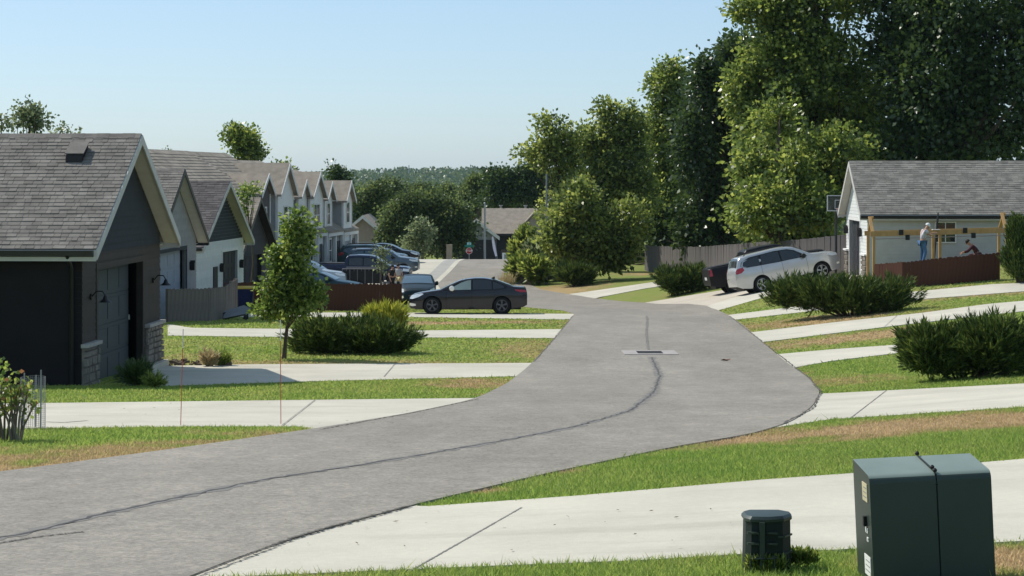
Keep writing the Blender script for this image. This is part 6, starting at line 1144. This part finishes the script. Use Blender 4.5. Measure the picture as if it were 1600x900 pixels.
def lamp_pole(px, ptop, Y, r, lb, arm=None, nm='light_pole'):
    x = xat(px, Y); b = G(x, Y); H = P(0, ptop, Y).z - b; t = thing(nm, lb, 'pole', (x, Y, b)); m = MB(); m.tube([(0, 0, -.3), (0, 0, H)], [r * 1.25, r * .8], 10); m.build('pole', M_POLE, t, 60); m = MB(); m.lathe([(r * 2, 0), (r * 2, .12), (r * 1.3, .2)], 12); m.build('base', M_POLE, t, 50)
    if arm: 
        z = P(0, arm[0], Y).z - b; L = arm[1] * Y / F; m = MB(); m.tube([(0, 0, z - .25), (L * .25, 0, z), (L * .6, 0, z - .02), (L, 0, z - .3)], .05, 8); a = m.build('arm', M_POLE, t, 60); m = MB(); m.lathe([(.05, .06), (.16, .02), (.18, -.06), (.1, -.1)], 12, (L, 0, z - .32)); m.build('lamp_head', M_SW, a, 50)
    else: m = MB(); m.lathe([(r * .8, H), (r * 1.2, H + .02), (r * .5, H + .12)], 10); m.build('finial', M_POLE, t, 50)
lamp_pole(757.5, 318, 184, .1, 'grey metal pole standing at the crest of the far street')
lamp_pole(854, 272, 121, .06, 'tall thin pale pole beside the thin yellow green tree', (311, 24))
lamp_pole(751, 296, 262, .09, 'distant thin grey pole behind the low dark house')
def flag():
    Y = 181; x = xat(776, Y); b = G(x, Y); t = thing('feather_flag', 'tall white feather flag in front of the low dark house', 'flag', (x, Y, b)); p = [P(px, py, Y) - Vector((x, Y, b)) for px, py in ((777, 412), (777, 400), (775, 388), (773, 377), (771, 370))]; p[0].z = -.1; m = MB(); m.tube(p, .02, 6); m.build('pole', M_POLE, t); wd = [.02, .2, .26, .2, .04]; a = []; 
    for q, w_ in zip(p[1:] + [p[-1] + Vector((-.05, 0, .08))], [.16, .26, .24, .14, .02]): a.append((q, w_))
    m = MB(); vs = []
    for j, (q, w_) in enumerate(a): vs += [(q.x - .02, .03 * math.sin(j), q.z), (q.x - .02 - w_, .08 * math.sin(j * 1.3), q.z - .05)]
    m.add(vs, [(2 * i, 2 * i + 1, 2 * i + 3, 2 * i + 2) for i in range(len(a) - 1)]); m.add([(v[0], v[1] + .006, v[2]) for v in vs], [(2 * i, 2 * i + 2, 2 * i + 3, 2 * i + 1) for i in range(len(a) - 1)]); m.build('banner', mat('flag_cloth', (.72, .7, .82), .8), t)
flag()
def yard_sign():
    Y = 179; x = xat(791, Y); b = G(x, Y); z0 = P(0, 407, Y).z - b; z1 = P(0, 395, Y).z - b; t = thing('yard_sign', 'white yard sign with a grey printed block at the end of the street', 'sign', (x, Y, b), R(3)); m = MB(); m.box(-.37, .37, -.02, .0, z0, z1); f = m.build('sign_board', M_SW, t); m = MB(); m.box(-.2, .2, -.024, -.021, z0 + .16, z1 - .14); pr = m.build('print_block', mat('print_grey', (.3, .32, .34), .7), f)
    for sx in (-.3, .3): m = MB(); m.tube([(sx, .02, -.2), (sx, .02, z1 - .05)], .018, 6); m.build('stake', M_POLE, t)
    for i in range(3): m = MB(); z = z0 + .24 + i * .12; m.box(-.17, .15 - .05 * i, -.0275, -.0245, z - .02, z + .02); m.build('print_line', M_STKP, f)
yard_sign()
M_ROCK = mat('limestone', (.42, .38, .3), .9, .3, 2.5, .6, 12)
def rock(px, py, w_, h_, lb, sd_):
    g = gp(px, py); s = g.y / F; rg = random.Random(sd_); m = MB(); W = w_ * s / 2; H = h_ * s; ring = []; n = 9
    for z, k in ((-.1, .95), (H * .45, 1.0), (H * .85, .86), (H, .62)): ring += [(W * k * math.cos(6.283 * i / n) * (.85 + .3 * rg.random()), W * .8 * k * math.sin(6.283 * i / n) * (.85 + .3 * rg.random()), z * (.9 + .2 * rg.random())) for i in range(n)]
    m.add(ring, [(i * n + j, i * n + (j + 1) % n, (i + 1) * n + (j + 1) % n, (i + 1) * n + j) for i in range(3) for j in range(n)] + [tuple(range(n))[::-1], tuple(range(3 * n, 4 * n))]); o = m.build('landscape_rock', M_ROCK, None, 30); o.location = g; tag(o, lb, 'rock', 'rocks edging the planting bed')
for i, (px, py, w_, h_, lb) in enumerate(((812, 444, 20, 12, 'low pale rock at the street end of the planting bed'), (832, 441, 26, 17, 'large square edged pale rock in the middle of the rock edging'), (853, 437, 24, 14, 'pale rock of the edging nearest the tapering juniper'))): rock(px, py, w_, h_, lb, i)
t = thing('radio_mast', 'thin radio mast on the skyline of the far wooded hills', 'mast', (xat(639, 2100), 2100, G(xat(639, 2100), 2100))); m = MB(); m.tube([(0, 0, 0), (0, 0, P(0, 258, 2100).z - G(xat(639, 2100), 2100))], [.9, .5], 6); m.build('mast_tube', M_POLE, t)
# leaf fall and mower litter on the slabs keep the concrete from reading as clean
lt = MB(); rg = random.Random(3)
for i in range(60):
    q = gp(rg.choice([rg.uniform(330, 1320), rg.uniform(80, 720)]), 0) if False else None
    px, py = (rg.uniform(400, 1320), rg.uniform(800, 870)) if i % 2 else (rg.uniform(80, 700), rg.uniform(632, 666)); q = gp(px, py); s = .008 + .02 * rg.random(); a = rg.random() * 6.28
    lt.add([(q.x + s * math.cos(a + k) * (1 if k in (0, 3.14) else .4), q.y + s * math.sin(a + k) * (1 if k in (0, 3.14) else .4), q.z + .034 + .004 * (k > 2)) for k in (0, 1.57, 3.14, 4.71)], [(0, 1, 2, 3)])
o = lt.build('leaf_litter', mat('litter', (.1, .075, .04), .9)); o['kind'] = 'stuff'
grass()
# ------------------------------------------------------------------ air
hz = MB(); hz.box(-2600, 2600, -120, 3300, -34, 34); ho = hz.build('haze', None); ho['kind'] = 'stuff'; ho.data.materials.clear()
hm = bpy.data.materials.new('haze_air'); hm.use_nodes = True; hn = hm.node_tree.nodes; hn.clear(); pv = hn.new('ShaderNodeVolumePrincipled'); pv.inputs['Color'].default_value = (.66, .87, 1, 1); pv.inputs['Density'].default_value = .00006; ho_ = hn.new('ShaderNodeOutputMaterial'); hm.node_tree.links.new(pv.outputs[0], ho_.inputs['Volume']); ho.data.materials.append(hm)
